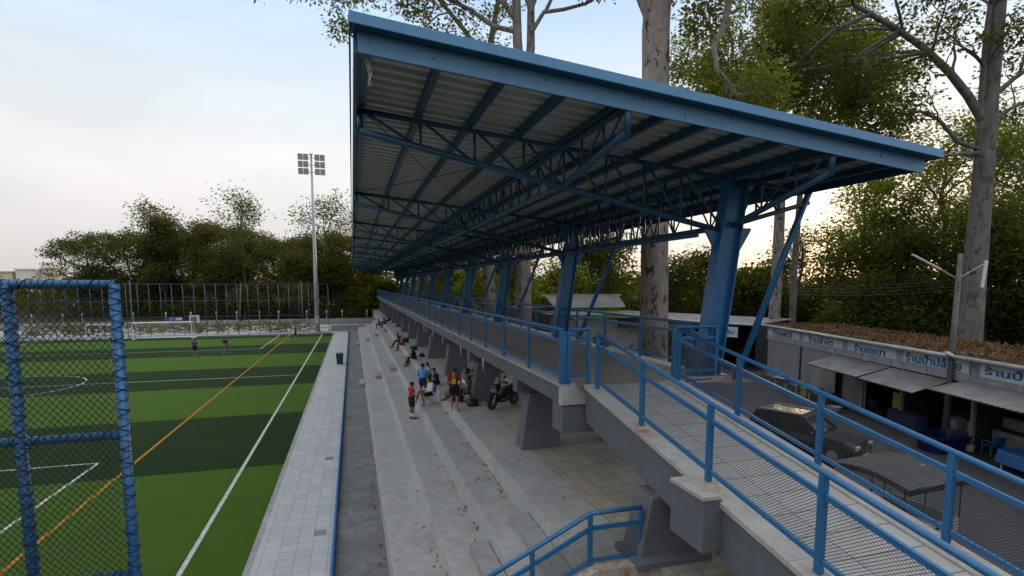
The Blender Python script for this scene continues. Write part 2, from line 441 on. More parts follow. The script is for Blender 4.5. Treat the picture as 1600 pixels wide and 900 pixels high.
MB().loft([[(-1.2+sx*w, 48.6+sy*w, z) for sx, sy in ((-1,-1),(1,-1),(1,1),(-1,1))] for z, w in ((.953,.33),(1.03,.33),(1.08,.22))]).build('lid', M['bingreen'], b, bevel=.02)
bl = thing('edge_barrier', 'low blue steel edging between the tiled path and the grandstand', 'barrier', (-.65, 8.1, 0))
MB().box(-.695, -.605, 5.0, 80.9, 0, .30).build('edge_plate', M['pipeblue'], bl, bevel=.01)
MB().tube([(-.65, 5.0, .325), (-.65, 80.9, .325)], .045, 8).build('top_pipe', M['pipeblue'], bl, smooth=True)
for y in (76.5, 80.95):
    MB().tube([(-.65, y, 0), (-.65, y, 1.25)], .05, 8).build('post', M['pipeblue'], bl, smooth=True)

# ------------------------------------------------------------------ grandstand (concrete)
gs = thing('grandstand', 'long grey concrete grandstand with stepped seating, raised walkway and ramp', 'grandstand', (.71, 8.1, 0))
Y0, Y1 = 8.25, 84.
ZF, ZT = .13, [.61, 1.09, 1.57, 2.05]
XR = [.71, 1.81, 2.80, 3.77]
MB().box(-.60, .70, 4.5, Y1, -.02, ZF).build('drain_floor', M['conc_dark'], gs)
for i in range(4):
    x0 = XR[i]; x1 = XR[i+1] if i < 3 else 5.05
    p = MB().box(x0+.0, x1 + (.1 if i < 3 else 0), Y0, Y1, (0 if i == 0 else ZT[i-1]-.2), ZT[i])
    p.build('seating_step', M['conc'], gs, bevel=.02)
for i in range(4):   # paler battered riser faces, a few mm proud
    x0 = XR[i]; zb = ZF if i == 0 else ZT[i-1]
    MB().prism([(x0-.055, zb+.003), (x0+.03, zb+.003), (x0+.03, ZT[i]-.02), (x0-.006, ZT[i]-.02)], 'y', Y0+.004, Y1-.004).build('riser', M['riser'], gs)
# half height aisle steps
for (ya, yb) in ((Y0-.02, 11.3), (37.0, 39.4), (62.5, 65.)):
    for i in range(1, 4):
        a = MB().box(XR[i]-.47, XR[i]-.06, ya + (0 if i < 3 else 0), yb-.15*(3-i), ZT[i-1]-.01, ZT[i-1]+.235)
        a.build('aisle_step', M['aisle'], gs, bevel=.012)
    MB().box(XR[0]-.42, XR[0]-.06, ya, yb-.5, ZF-.01, ZF+.22).build('aisle_step', M['aisle'], gs, bevel=.012)
MB().box(5.06, 9.2, 7.4, 117, 1.75, 2.052).build('platform_paving', M['pavers'], gs)
MB().box(5.06, 9.0, 7.45, 116.9, 0, 1.749).build('platform_base', M['wall_grey'], gs)
MB().box(3.80, 5.055, Y1+.01, 117, 0, 2.05).build('platform_extension', M['conc'], gs)
# landing and end kerb by the near stair rail
MB().prism([(.75,.62),(.75,.05),(3.7,1.0),(5.2,1.4),(5.2,2.12),(3.84,2.12)], 'y', 7.95, Y0-.03).build('end_kerb', M['cap'], gs)
# deck
ZD = 4.65
MB().box(4.60, 9.0, 11.62, 117, ZD-.45, ZD-.02).build('edge_beam', M['wall_grey'], gs, bevel=.01)
MB().box(4.54, 4.98, 11.5, 117, ZD-.017, ZD+.03).build('deck_kerb', M['cap'], gs, bevel=.01)
MB().box(8.55, 9.05, 12.4, 117, ZD-.017, ZD+.03).build('deck_kerb', M['cap'], gs, bevel=.01)
MB().box(4.985, 8.545, 11.3, 117, ZD-.019, ZD+.008).build('deck_floor', M['deckfloor'], gs)
MB().box(4.58, 5.22, 11.44, 11.615, ZD-.46, ZD-.02).build('beam_end_cap', M['cap'], gs, bevel=.008)
MB().box(4.63, 9.0, 11.5, 12.15, 3.5, ZD-.455).build('cross_beam', M['wall_grey'], gs, bevel=.01)
for k in range(1, 16):
    y = 8.3+6.85*k
    MB().box(4.66, 8.9, y+.05, y+.5, 3.75, ZD-.455).build('cross_beam', M['wall_grey'], gs)
# piers
for k in range(0, 16):
    y = 8.05+6.9*k
    zt = 3.75 if k else 3.25
    MB().prism([(4.72,2.05),(5.95,2.05),(5.95,zt),(4.97,zt)], 'y', y, y+.62).build('pier', M['wall_grey'], gs, bevel=.012)
    if k: MB().prism([(7.6,2.05),(8.85,2.05),(8.85,zt),(7.75,zt)], 'y', y, y+.62).build('pier', M['wall_grey'], gs, bevel=.012)
MB().box(4.6, 6.1, 7.85, 8.75, 2.053, 2.18).build('pier_plinth', M['wall_grey'], gs, bevel=.02)
for k in (2, 3, 5, 6):   # white downpipes on the beam face
    y = 10.6+6.9*k*.62
    MB().tube([(4.57, y, ZD-.36), (4.57, y, ZD-.8)], .045, 8).build('downpipe', M['cap'], gs, smooth=True)
# ramp
SL = .178
def zr(y): return ZD + .008 - SL*(11.3-y) if y < 11.3 else ZD+.008
YA, YB = 11.3, -1.2
def ramp_piece(name, x0, x1, dz0, dz1, m, ya=YA, yb=YB, bev=.01):
    return MB().prism([(ya, zr(ya)+dz0), (yb, zr(yb)+dz0), (yb, zr(yb)+dz1), (ya, zr(ya)+dz1)], 'x', x0, x1).build(name, m, gs, bevel=bev)
ramp_piece('ramp_floor', 5.42, 7.22, -.06, -.005, M['ramptile'], bev=0)
ramp_piece('ramp_slab', 5.13, 7.62, -.85, -.066, M['wall_grey'])
ramp_piece('ramp_kerb', 5.08, 5.415, -.062, .03, M['cap'])
ramp_piece('ramp_kerb', 7.225, 7.68, -.062, .03, M['cap'])
yy0, yy1 = 6.42, 7.25
MB().box(5.123, 7.7, yy0, yy1, 3.08, zr(yy0)-.1).build('cross_beam', M['wall_grey'], gs, bevel=.01)
MB().box(4.80, 5.12, yy0, yy1, 3.06, 3.86).build('cross_beam', M['wall_grey'], gs, bevel=.01)
MB().box(4.78, 5.075, yy0-.02, 7.26, 3.863, 3.93).build('beam_cap', M['cap'], gs, bevel=.008)
# column pad outside the deck, for the nearest frame
for k in range(11):
    yc = 11.6+10.2*k
    if k == 0:
        MB().box(7.75, 9.75, 11.16, 12.35, 4.0, ZD-.1).build('column_pad', M['wall_grey'], gs, bevel=.01)
        MB().box(7.9, 8.9, 11.3, 12.3, ZD-.097, ZD+.06).build('column_pad', M['cap'], gs, bevel=.01)
    else:
        MB().box(8.7, 9.75, yc-.45, yc+.45, 4.0, ZD-.03).build('column_pad', M['wall_grey'], gs, bevel=.01)

# ------------------------------------------------------------------ steel canopy
cp = thing('canopy', 'long blue steel canopy with corrugated roof on leaning columns over the grandstand', 'canopy', (8.55, 11.6, ZD))
XF, XB, YF, YE = .12, 11.62, 8.62, 117.
def zs(x): return 10.70 - .0968*(x-.16)        # underside of the roof sheet
s = MB(); y = YF+.05; ring = []
prof = []
while y < YE:
    prof += [(y, 0), (y+.15, 0), (y+.19, .10), (y+.34, .10)]
    y += .38
n = len(s.v)
for (py, dz) in prof:
    s.v += [(XF+.03, py, zs(XF+.03)+dz), (XB-.03, py, zs(XB-.03)+dz), (XF+.03, py, zs(XF+.03)+dz+.012), (XB-.03, py, zs(XB-.03)+dz+.012)]
for i in range(len(prof)-1):
    a = n+4*i; b_ = a+4
    s.f += [(a, a+1, b_+1, b_), (a+2, b_+2, b_+3, a+3)]
s.build('roof_sheet', M['sheet'], cp)
def slope_board(name, y0, y1, dz0, dz1, m, x0=XF, x1=XB):
    return MB().prism([(x0, zs(x0)+dz0), (x1, zs(x1)+dz0), (x1, zs(x1)+dz1), (x0, zs(x0)+dz1)], 'y', y0, y1).build(name, m, cp, bevel=.006)
slope_board('fascia_board', YF-.02, YF+.02, -.30, .0, M['fascia'], XF+.06, XB-.12)
for x in (1.3, 3.1, 4.9, 6.7, 8.5, 10.3):
    MB().cyl((x, YF-.024, zs(x)-.12+.06*math.sin(x*3)), 'y', .018, .012, 8).build('bolt_head', M['black'], cp)
for x in (5.75,):
    MB().box(x-.004, x+.004, YF-.0235, YF-.0215, zs(x)-.295, zs(x)-.015).build('board_seam', M['frame'], cp)
slope_board('roof_flashing', YF-.28, YF-.25, -.015, .145, M['fascia'], XF-.06, XB+.06)
slope_board('roof_flashing', YF-.247, YF+.4, .118, .143, M['fascia'], XF-.06, XB+.06)
slope_board('soffit_trim', YF-.247, YF+.03, -.008, .01, M['frame'], XF-.02, XB+.02)
slope_board('fascia_board', YE-.02, YE+.02, -.30, -.01, M['fascia'])
for x, dx in ((XF-.06, .03), (XB+.03, .03)):
    MB().box(x, x+dx, YF-.246, YE+.3, zs(x)-.02, zs(x)+.115).build('eave_flashing', M['frame'], cp)
MB().box(XF+.0, XF+.05, YF+.03, YE, zs(XF)-.30, zs(XF)-.02).build('eave_board', M['frame'], cp)
MB().box(XB-.09, XB-.04, YF+.03, YE, zs(XB)-.22, zs(XB)-.02).build('eave_board', M['frame'], cp)
for x in (.30, 1.42, 2.5, 3.6, 4.65, 5.6, 6.5, 7.4, 8.3, 9.2, 10.2, 11.1):
    w = .12
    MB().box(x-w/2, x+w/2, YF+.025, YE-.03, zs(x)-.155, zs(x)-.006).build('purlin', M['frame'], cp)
# roof of the cross frame: top chord, bottom chord, webs
def zt_(x): return zs(x)-.225
def zb_(x): return 10.07-.2025*(x-.25)
def xcol(z): return 8.60 + (z-ZD)*.135
def frame(k):
    y = 11.6+10.2*k
    mb = MB(); nn = 8 if k < 4 else 5
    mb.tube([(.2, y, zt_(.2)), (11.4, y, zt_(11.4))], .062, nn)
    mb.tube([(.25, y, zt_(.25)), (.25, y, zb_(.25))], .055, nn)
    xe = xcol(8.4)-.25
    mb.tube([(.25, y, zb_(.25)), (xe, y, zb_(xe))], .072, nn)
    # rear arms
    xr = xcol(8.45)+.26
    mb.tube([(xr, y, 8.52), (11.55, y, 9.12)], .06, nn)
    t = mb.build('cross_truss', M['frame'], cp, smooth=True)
    w = MB()
    xs = [.25, 1.45, 2.6, 3.7, 4.65, 5.7, 6.7, 7.7]
    for i, x in enumerate(xs[1:]):
        w.tube([(x, y, zt_(x)), (x, y, zb_(x))], .03, 6)
    for i in range(len(xs)-1):
        w.tube([(xs[i]+.05, y, zt_(xs[i])), (xs[i+1]-.02, y, zb_(xs[i+1]))], .03, 6)
    w.tube([(7.75, y, zt_(7.75)), (xe, y, zb_(xe)+.1)], .03, 6)
    g = w.build('web_member', M['frame'], t, smooth=True); w = MB()
    for x in (9.9, 10.6): w.tube([(x, y, zt_(x)), (x, y, 8.52+(x-xr)*.26)], .03, 6)
    w.tube([(xr+.05, y, 8.6), (9.9, y, zt_(9.9)-.02)], .03, 6); w.tube([(9.9, y, zt_(9.9)-.02), (10.6, y, 8.54+(10.6-xr)*.26)], .03, 6)
    g = w.build('web_member', M['frame'], t, smooth=True)
    # column: I section
    c0 = Vector((xcol(ZD+.02), y, ZD+.02)); zt2 = 9.72; c1 = Vector((xcol(zt2), y, zt2))
    c = MB()
    def Ib(z, hw, fw, tf, tw):
        xc = xcol(z)
        return [(xc-hw, y-fw, z), (xc-hw+tf, y-fw, z), (xc-hw+tf, y-tw, z), (xc+hw-tf, y-tw, z), (xc+hw-tf, y-fw, z), (xc+hw, y-fw, z),
                (xc+hw, y+fw, z), (xc+hw-tf, y+fw, z), (xc+hw-tf, y+tw, z), (xc-hw+tf, y+tw, z), (xc-hw+tf, y+fw, z), (xc-hw, y+fw, z)]
    c.loft([Ib(ZD+.08, .31, .17, .035, .03), Ib(8.3, .30, .17, .035, .03), Ib(zt2, .28, .17, .035, .03)])
    c.box(xcol(ZD)-.42, xcol(ZD)+.42, y-.28, y+.28, ZD+.062, ZD+.082)
    c.build('column', M['blue'], cp)
    for sgn, z in ((-1, 8.02), (1, 8.05)):
        ga = MB(); xc = xcol(z+.2)+sgn*.31
        ga.prism([(xc, z-.28), (xc+sgn*.36, z+.30), (xc+sgn*.36, z+.36), (xc, z+.36)], 'y', y-.03, y+.03)
        ga.build('gusset_plate', M['blue'], cp)
    st = MB().tube([(9.50, y+.0, ZD-.12), (11.42, y, 9.10), (11.58, y, 9.46), (11.50, y, zt_(11.4)-.05)], .085, 10)
    st.build('strut', M['blue'], cp, smooth=True)
for k in range(11): frame(k)
# longitudinal trusses
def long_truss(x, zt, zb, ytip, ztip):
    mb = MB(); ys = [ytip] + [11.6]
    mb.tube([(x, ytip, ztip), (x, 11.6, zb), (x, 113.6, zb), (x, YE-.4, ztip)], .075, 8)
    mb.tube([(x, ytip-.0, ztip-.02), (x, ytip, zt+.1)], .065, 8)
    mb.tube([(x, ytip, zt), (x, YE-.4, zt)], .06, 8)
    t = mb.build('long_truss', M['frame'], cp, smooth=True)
    w = MB()
    yk = 9.6
    def zbo(y): return ztip+(zb-ztip)*(y-ytip)/(11.6-ytip) if y < 11.6 else zb
    seq = [9.6, 10.6, 11.6] + [11.6+.85*i for i in range(1, 121)]
    prev = None
    for i, y in enumerate(seq):
        if y > 113.6: break
        w.tube([(x, y, zt), (x, y, zbo(y))], .028, 5)
        if prev is not None:
            a, b2 = (zt, zbo(y)) if i % 2 else (zbo(prev), zt)
            w.tube([(x, prev, a), (x, y, b2)], .026, 5)
        prev = y
    w.tube([(x, ytip+.1, zt), (x, 9.6, zbo(9.6))], .028, 5)
    w.build('web_member', M['frame'], t, smooth=True)
long_truss(4.65, zt_(4.65), 9.22, 8.68, 9.62)
long_truss(9.2, zt_(9.2), 8.45, 8.72, 9.22)
for k in range(0, 9):      # thin roof bracing rods
    y = 11.6+10.2*k
    MB().tube([(.4, y+.3, zs(.4)-.2), (2.5, y+5.1, zs(2.5)-.26), (4.5, y+9.9, zs(4.5)-.2)], .013, 4).build('brace_rod', M['frame'], cp)
    MB().tube([(4.5, y+.3, zs(4.5)-.2), (2.5, y+5.1, zs(2.5)-.24), (.4, y+9.9, zs(.4)-.2)], .013, 4).build('brace_rod', M['frame'], cp)
wl = MB(); wr = random.Random(3)
for i in range(3):
    wl.tube([(.33+wr.uniform(-.04,.05), 8.75+wr.uniform(-.02,.05), z) for z in np.linspace(zs(.3)-.15, 10.0, 9)], .008, 4)
wl.build('loose_wire', M['cap'], cp)
# lattice of thin lines seen along the rear girder behind the columns
MB().tube([(8.2, 11.6, 8.2), (8.2, 113.6, 8.2)], .055, 6).build('rear_girder_chord', M['frame'], cp, smooth=True)
w = MB()
for i in range(0, 100):
    y = 12.6+1.02*i
    if y > 112: break
    w.tube([(8.2, y, 8.2), (8.2, y+.51, zs(8.2)-.2)], .028, 5); w.tube([(8.2, y+.51, zs(8.2)-.2), (8.2, y+1.02, 8.2)], .028, 5)
w.build('rear_girder_web', M['frame'], cp, smooth=True)

# ------------------------------------------------------------------ railings
HR = 1.27
def railing(label, pts, m=M['blue'], end_big=False, base=None, h=HR, foot=.12, panels=True, pw=.085):
    """pts: list of (x,y,z) post feet in order"""
    t = thing('railing', label, 'railing', pts[0])
    for i, p in enumerate(pts):
        big = end_big and i == 0
        w = .15 if big else pw
        MB().box(p[0]-w/2, p[0]+w/2, p[1]-w/2, p[1]+w/2, p[2], p[2]+h-.03).build('post', m, t, bevel=.006)
    tr = MB().tube([(p[0], p[1], p[2]+h) for p in pts], .042, 8); tr.build('handrail', m, t, smooth=True)
    for a, b_ in zip(pts[:-1], pts[1:]):
        a = Vector(a); b_ = Vector(b_); d = (b_-a).normalized()
        p0 = a+d*.045; p1 = b_-d*.045
        r = MB()
        up = Vector((0,0,1))
        r.bar(p0+up*(h-.27), p1+up*(h-.27), .05, .07)
        r.build('rail', m, t)
        MB().bar(p0+up*(foot+.06), p1+up*(foot+.06), .05, .06).build('rail', m, t)
        if panels:
            pm = MB(); pm.quad(p0+up*(foot+.09), p1+up*(foot+.09), p1+up*(h-.3), p0+up*(h-.3))
            pm.build('mesh_panel', M['mesh'], t)
    return t
railing('blue railing along the pitch side of the raised walkway, with mesh panels', [(4.66, 11.56+2.535*k, ZD+.03) for k in range(42)], end_big=True)
railing('blue railing along the road side of the raised walkway, behind the columns', [(8.82, 12.75+2.535*k, ZD+.03) for k in range(42)])
railing('short blue railing closing the walkway end beside the ramp top', [(4.66+.12, 11.5, ZD+.03), (5.28, 11.5, ZD+.03)])
rl = railing('blue mesh railing on the pitch side of the ramp', [(5.28, y, zr(y)+.03) for y in (11.0, 9.03, 6.97, 4.85, 2.75, .65)], h=1.25)
rr = railing('blue mesh railing on the road side of the ramp', [(7.52, y, zr(y)+.03) for y in (11.2, 9.08, 7.05, 4.95, 2.85, .75)], h=1.25)
railing('blue railing cage wrapped round the foot of the nearest leaning column', [(7.52, 11.42, ZD+.03), (8.72, 11.42, ZD+.03), (8.86, 12.6, ZD+.03)])
st = railing('blue railing following the near end of the stepped seating', [(4.83, 8.19, 2.10), (3.84, 8.19, 2.10), (2.78, 8.19, 1.60), (1.72, 8.19, 1.10)], h=.95, foot=.03, pw=.075)

# ------------------------------------------------------------------ fences
def fence(label, x0, x1, y, hh, step, rails, rad, netlike=False):
    fm_ = M['pipeblue'] if netlike else M['frame']
    t = thing('fence', label, 'fence', (x1, y, 0))
    n_ = int(round((x1-x0)/step))
    for i in range(n_+1):
        x = x1-i*step
        MB().tube([(x, y, 0), (x, y, hh)], rad, 10 if netlike else 6).build('post', fm_, t, smooth=True)
    for z in rails:
        MB().tube([(x0-.1, y, z), (x1+.0, y, z)], rad*.85, 10 if netlike else 6).build('rail', fm_, t, smooth=True)
    return t
fence('tall blue steel fence behind the far goal', -47, -3.35, 82., 7.0, 1.32, (7.0, 4.75, 2.6, .75, .12), .04)
nf = fence('tall blue pipe fence draped in black net near the viewer', -8.67, -2.97, 8.2, 7.0, 1.14, (7.0, 5.0, 3.05, 1.0), .066, True)
# the black net: real diagonal cords hung just in front of the pipes, bellying a little
nb = MB(); CELL = .082; X0n, X1n, Z0n, Z1n = -8.6, -2.93, .2, 7.02
def netpt(x, z):
    b_ = .012*math.sin(x*5.1+z*1.3)+.012*math.sin(z*6.3-x*2.2)
    edge = .0
    px = x+.006*math.sin(z*9+x*31)
    return (px, 8.2-.105+b_, z+.006*math.sin(x*14+z*3))
for sgn in (1, -1):
    c = X0n - (Z1n if sgn > 0 else 0)
    k0 = int((X0n-Z1n)/CELL)-2; k1 = int((X1n+Z1n)/CELL)+2
    for k in range(k0, k1):
        c = k*CELL
        # x - sgn*z = c  (slope made taller than wide)
        za, zb2 = Z0n, Z1n
        pts = []
        for q in np.arange(Z0n, Z1n+.001, .17):
            x = c + sgn*q*.82
            if X0n <= x <= X1n: pts.append(netpt(x, q))
        if len(pts) > 1: nb.tube(pts, .0052, 3, cap=False)
nb.build('net', M['net'], nf)
wr_ = MB()    # lashing cord wound round the pipes
def wind(p, q, turns, r):
    nt_ = abs(turns)
    p = Vector(p); q = Vector(q); d = (q-p).normalized(); a = d.cross(Vector((0,1,0))).normalized(); b_ = d.cross(a)
    N_ = int(nt_*9)
    return [tuple(p+(q-p)*(i/N_) + (a*math.cos(2*PI*i*turns/N_+.9*math.sin(i*.071)+.5*math.sin(i*.19))+b_*math.sin(2*PI*i*turns/N_+.9*math.sin(i*.071)+.5*math.sin(i*.19)))*r*(1+.10*math.sin(i*.43))) for i in range(N_+1)]
for x in (-2.97, -4.11, -5.25, -6.39):
    wr_.tube(wind((x, 8.2, .3), (x, 8.2, 7.0), 46, .072), .0075, 3, cap=False)
    wr_.tube(wind((x, 8.2, .3), (x, 8.2, 7.0), -46, .072), .0075, 3, cap=False)
for z in (7.0, 5.0, 3.05):
    wr_.tube(wind((-8.5, 8.2, z), (-2.97, 8.2, z), 70, .062), .0055, 3, cap=False)
    wr_.tube(wind((-8.5, 8.2, z), (-2.97, 8.2, z), -24, .064), .007, 3, cap=False)
wr_.build('lashing_cord', M['net'], nf)
wall = MB().box(-75, 4.5, 99.8, 100.1, -.03, .95).build('low_wall', M['lowwall'], bevel=.02); tag(wall, 'low grey concrete wall beyond the far fence', 'wall')
wall2 = MB().box(-3.2, 3.7, 84.6, 84.8, -.03, .9).build('end_wall', M['lowwall'], bevel=.02); tag(wall2, 'short grey wall closing the far end of the seating', 'wall')

# ------------------------------------------------------------------ goal
def goal():
    t = thing('goal', 'white football goal at the far end of the pitch', 'goal', (-23.3, 78.0, 0))
    x0, x1, y, h = -26.6, -20.0, 78.0, 2.15
    MB().tube([(x0,y,0),(x0,y,h),(x1,y,h),(x1,y,0)], .07, 8).build('goal_frame', M['white'], t)
    for x in (x0, x1):
        MB().tube([(x,y,h),(x,y+.9,h),(x,y+2.2,.05),(x,y,.05)], .05, 8).build('side_frame', M['white'], t)
    MB().tube([(x0,y+2.2,.05),(x1,y+2.2,.05)], .05, 8).build('back_bar', M['white'], t)
    n_ = MB(); r_ = .008
    for i in range(34):
        x = x0+(x1-x0)*i/33; n_.tube([(x,y,h-.05),(x,y+.9,h-.05),(x,y+2.2,.08)], r_, 3, cap=False)
    for q in np.linspace(0, 1, 12):
        yy = y+.9+1.3*q; zz = h-.05-(h-.13)*q; n_.tube([(x0,yy,zz),(x1,yy,zz)], r_, 3, cap=False)
    n_.build('net', M['cap'], t)
    return t
g1 = goal()
g2 = thing('goal', 'smaller white goal standing beside the far goal', 'goal', (-29.5, 79.2, 0))
MB().tube([(-32.2,79.6,0),(-32.2,79.6,1.9),(-28.2,79.6,1.9),(-28.2,79.6,0)], .055, 8).build('goal_frame', M['white'], g2)
MB().tube([(-28.2,79.6,1.9),(-28.2,80.2,1.8),(-28.2,80.8,.05),(-28.2,79.6,.05)], .04, 8).build('side_frame', M['white'], g2)
MB().tube([(-32.2,79.6,1.9),(-32.2,80.2,1.8),(-32.2,80.8,.05),(-32.2,79.6,.05)], .04, 8).build('side_frame', M['white'], g2)

# ------------------------------------------------------------------ floodlight mast
fm = thing('floodlight_mast', 'tall grey floodlight mast with twelve lamps by the far corner of the pitch', 'floodlight', (-5.1, 84.4, 0))
mx, my = -5.1, 84.4
MB().tube([(mx,my,0),(mx,my,8),(mx,my,16),(mx,my,25.5)], [.36,.28,.2,.13], 14).build('pole', M['galv'], fm, smooth=True)
MB().tube([(mx,my,0),(mx,my,.12)], .5, 12).build('base_flange', M['galv'], fm)
hf = MB()
for z in (23.0, 24.0, 25.0): hf.bar((mx-1.7,my-.15,z), (mx+1.7,my-.15,z), .08, .08)
hf.bar((mx-.25,my-.2,25.5), (mx+.25,my-.2,25.5), .3, .15)
hf.build('lamp_frame', M['lamp_body'], fm)
for sx in (-1.45, -.72, .80, 1.53):
    for z in (23.05, 24.05, 25.05):
        l = MB().box(mx+sx-.34, mx+sx+.34, my-.52, my-.25, z-.42, z+.42)
        lo_ = l.build('floodlight', M['lamp_body'], fm, bevel=.02)
        gl = MB()
        for i in range(3):
            for j in range(4):
                gl.box(mx+sx-.30+i*.21, mx+sx-.12+i*.21, my-.535, my-.522, z-.38+j*.195, z-.21+j*.195)
        gl.build('lens', M['lamp_glass'], lo_)
MB().box(mx-.28, mx+.28, my-.62, my-.40, 1.2, 2.4).build('control_box', M['galv'], fm, bevel=.02)


# ------------------------------------------------------------------ shops along the road
SHX, SHY = 24.1, 13.9
SRZ = -math.atan2(.296, .955)
SM = Matrix.Translation((SHX, SHY, 0)) @ Matrix.Rotation(SRZ, 4, 'Z')     # local x = into the shop, local y = along the row
def shopw(x, y, z=0): return tuple(SM @ Vector((x, y, z)))
def text_mesh(body, height, depth=.012, width=None):
    c = bpy.data.curves.new('lettering', 'FONT'); c.body = body; c.size = 1; c.extrude = depth; c.offset = .018
    c.align_x = 'CENTER'; c.align_y = 'CENTER'; c.resolution_u = 3
    o = bpy.data.objects.new('tmp_text', c); COL.objects.link(o)
    dg = bpy.context.evaluated_depsgraph_get()
    me = bpy.data.meshes.new_from_object(o.evaluated_get(dg)); bpy.data.objects.remove(o)
    vs = np.array([v.co[:] for v in me.vertices])
    mn, mxv = vs.min(0), vs.max(0); ctr = (mn+mxv)/2
    sx = sy = height/(mxv[1]-mn[1])
    if width: sx = width/(mxv[0]-mn[0])
    for v in me.vertices:
        v.co = ((v.co.x-ctr[0])*sx, (v.co.y-ctr[1])*sy, v.co.z)
    me.materials.clear(); me.materials.append(M['letter'])
    return me
def corrug(y0, y1, z0, z1, x, step=.16, amp=.018):
    """standing corrugated sheet in the plane x (local)"""
    m = MB(); pts = []; y = y0; k = 0
    while y < y1: pts.append((y, x + (amp if k % 4 in (1, 2) else 0))); y += step/4*(1 if k % 2 else 1); k += 1
    pts.append((y1, x))
    n = 0
    for (py, px) in pts: m.v += [(px, py, z0), (px, py, z1)]
    for i in range(len(pts)-1): m.f.append((2*i, 2*i+2, 2*i+3, 2*i+1))
    return m
M['roofbrown'] = mat('leaf_stained_roof', (.13,.085,.055), .9, c2=(.08,.055,.04), scale=2)
sh = thing('shop_row', 'long low row of food shops with signboards under a leaf strewn roof', 'shop', (SHX, SHY, 0), SRZ)
SY0, SY1 = -16., 20.5
# roof slightly rising to the back
MB().prism([(-.35, 3.90), (5.0, 3.92), (5.0, 4.0), (-.35, 3.98)], 'y', SY0, SY1).build('roof', M['roofbrown'], sh, local=True)
g = MB()
for (ya, yb) in ((SY0, 2.55), (2.75, 20.7)):
    g.tube([(-.38, ya, 3.93), (-.38, yb, 3.93)], .085, 10)
g.build('gutter', M['gut'], sh, smooth=True, local=True)
gb = MB().bar((-.42, 2.55, 3.98), (-.30, 1.5, 3.86), .22, .05); gb.bar((-.5, 2.8, 4.1), (-.42, 2.55, 3.98), .25, .04)
gb.build('bent_flashing', M['gut'], sh, local=True)
MB().box(-.02, .06, SY0, SY1, 2.86, 3.86).build('signboard', M['board'], sh, local=True, bevel=.01)
mo = MB()
for y in np.arange(SY0+1.2, SY1, 2.4): mo.box(-.034, -.022, y, y+.05, 2.865, 3.6)
mo.build('board_joint', M['tin'], sh, local=True)
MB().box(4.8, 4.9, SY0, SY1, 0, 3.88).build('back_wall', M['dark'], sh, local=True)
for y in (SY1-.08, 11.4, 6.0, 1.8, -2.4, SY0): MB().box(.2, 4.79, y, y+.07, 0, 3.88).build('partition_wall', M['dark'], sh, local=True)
corrug(11.55, 15.5, 0, 2.86, .02).build('shutter_wall', M['tinwall'], sh, local=True)
corrug(15.62, 20.4, 0, 2.86, .02).build('shutter_wall', M['tinwall'], sh, local=True)
MB().box(-.05, .03, 15.5, 15.62, 0, 2.86).build('wall_post', M['dark'], sh, local=True)
for y in (9.1, 6.05, 1.85, -2.35): MB().box(.02, .16, y-.07, y+.07, 0, 2.86).build('wall_post', M['tinwall'], sh, local=True)
corrug(9.2, 11.5, 0, 2.86, .35).build('shutter_wall', M['tinwall'], sh, local=True)
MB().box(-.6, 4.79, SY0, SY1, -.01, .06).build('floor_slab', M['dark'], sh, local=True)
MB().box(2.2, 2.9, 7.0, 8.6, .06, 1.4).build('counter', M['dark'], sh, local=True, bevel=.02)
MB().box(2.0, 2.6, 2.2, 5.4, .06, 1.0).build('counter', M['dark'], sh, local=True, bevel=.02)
def awning(y0, y1, zt, zb, out, nm='awning'):
    m = MB(); y = y0; k = 0; pts = []
    while y < y1: pts.append((y, .02 if k % 4 in (1, 2) else 0)); y += .06; k += 1
    for (py, dz) in pts: m.v += [(-.03, py, zt+dz), (-out, py, zb+dz)]
    for i in range(len(pts)-1): m.f.append((2*i, 2*i+2, 2*i+3, 2*i+1))
    a = m.build(nm, M['tin'], sh, local=True)
    f = MB()
    for q in np.linspace(y0+.1, y1-.1, max(3, int((y1-y0)/1.6))): f.bar((-.04, q, zt-.05), (-out+.05, q, zb-.04), .05, .05)
    f.bar((-out+.06, y0, zb-.035), (-out+.06, y1, zb-.035), .04, .05)
    f.build('awning_frame', M['dark'], a, local=True)
awning(6.85, 11.6, 2.82, 2.30, 1.75); awning(3.0, 6.8, 2.80, 2.26, 1.7); awning(-2.3, 2.25, 2.98, 2.62, 1.7); awning(-7.3, -2.4, 2.95, 2.6, 1.7)
for (ya, yb, txt, wid, lab, zc) in ((15.75, 20.3, 'ร้านแฟมิลี่', 2.75, 'white shop sign with blue Thai lettering, farthest left at the end of the row', 3.50),
        (10.95, 15.35, 'ร้านจำโต', 2.7, 'white shop sign with blue Thai lettering above the two shuttered walls, second from the left', 3.50),
        (6.45, 10.45, 'ร้านชลดา', 2.55, 'white shop sign with blue Thai lettering above the long joined awnings', 3.50),
        (2.1, 5.95, 'ร้านป้าปล้อย', 3.3, 'white shop sign with blue Thai lettering partly hidden by the lamp pole', 3.52),
        (-2.2, 1.55, 'ร้านป้าอุไร', 3.1, 'white shop sign with blue Thai lettering cut off by the right edge of the picture', 3.50)):
    t = thing('shop_sign', lab, 'sign', shopw(-.03, (ya+yb)/2, zc), SRZ, 'blue lettered shop signs along the row')
    MB().box(-.02, .0, -(yb-ya)/2, (yb-ya)/2, -.27, .27).build('sign_panel', M['sign'], t, local=True, bevel=.006)
    me = text_mesh(txt, .44, width=wid)
    o = bpy.data.objects.new('lettering', me); COL.objects.link(o); o.parent = t
    # the readable side looks out at the street (local -x); text runs along -y
    o.matrix_local = Matrix(((0,0,-1,-.03),(-1,0,0,.12),(0,1,0,0),(0,0,0,1)))
lv = None   # leaves on the roof are added with the vegetation

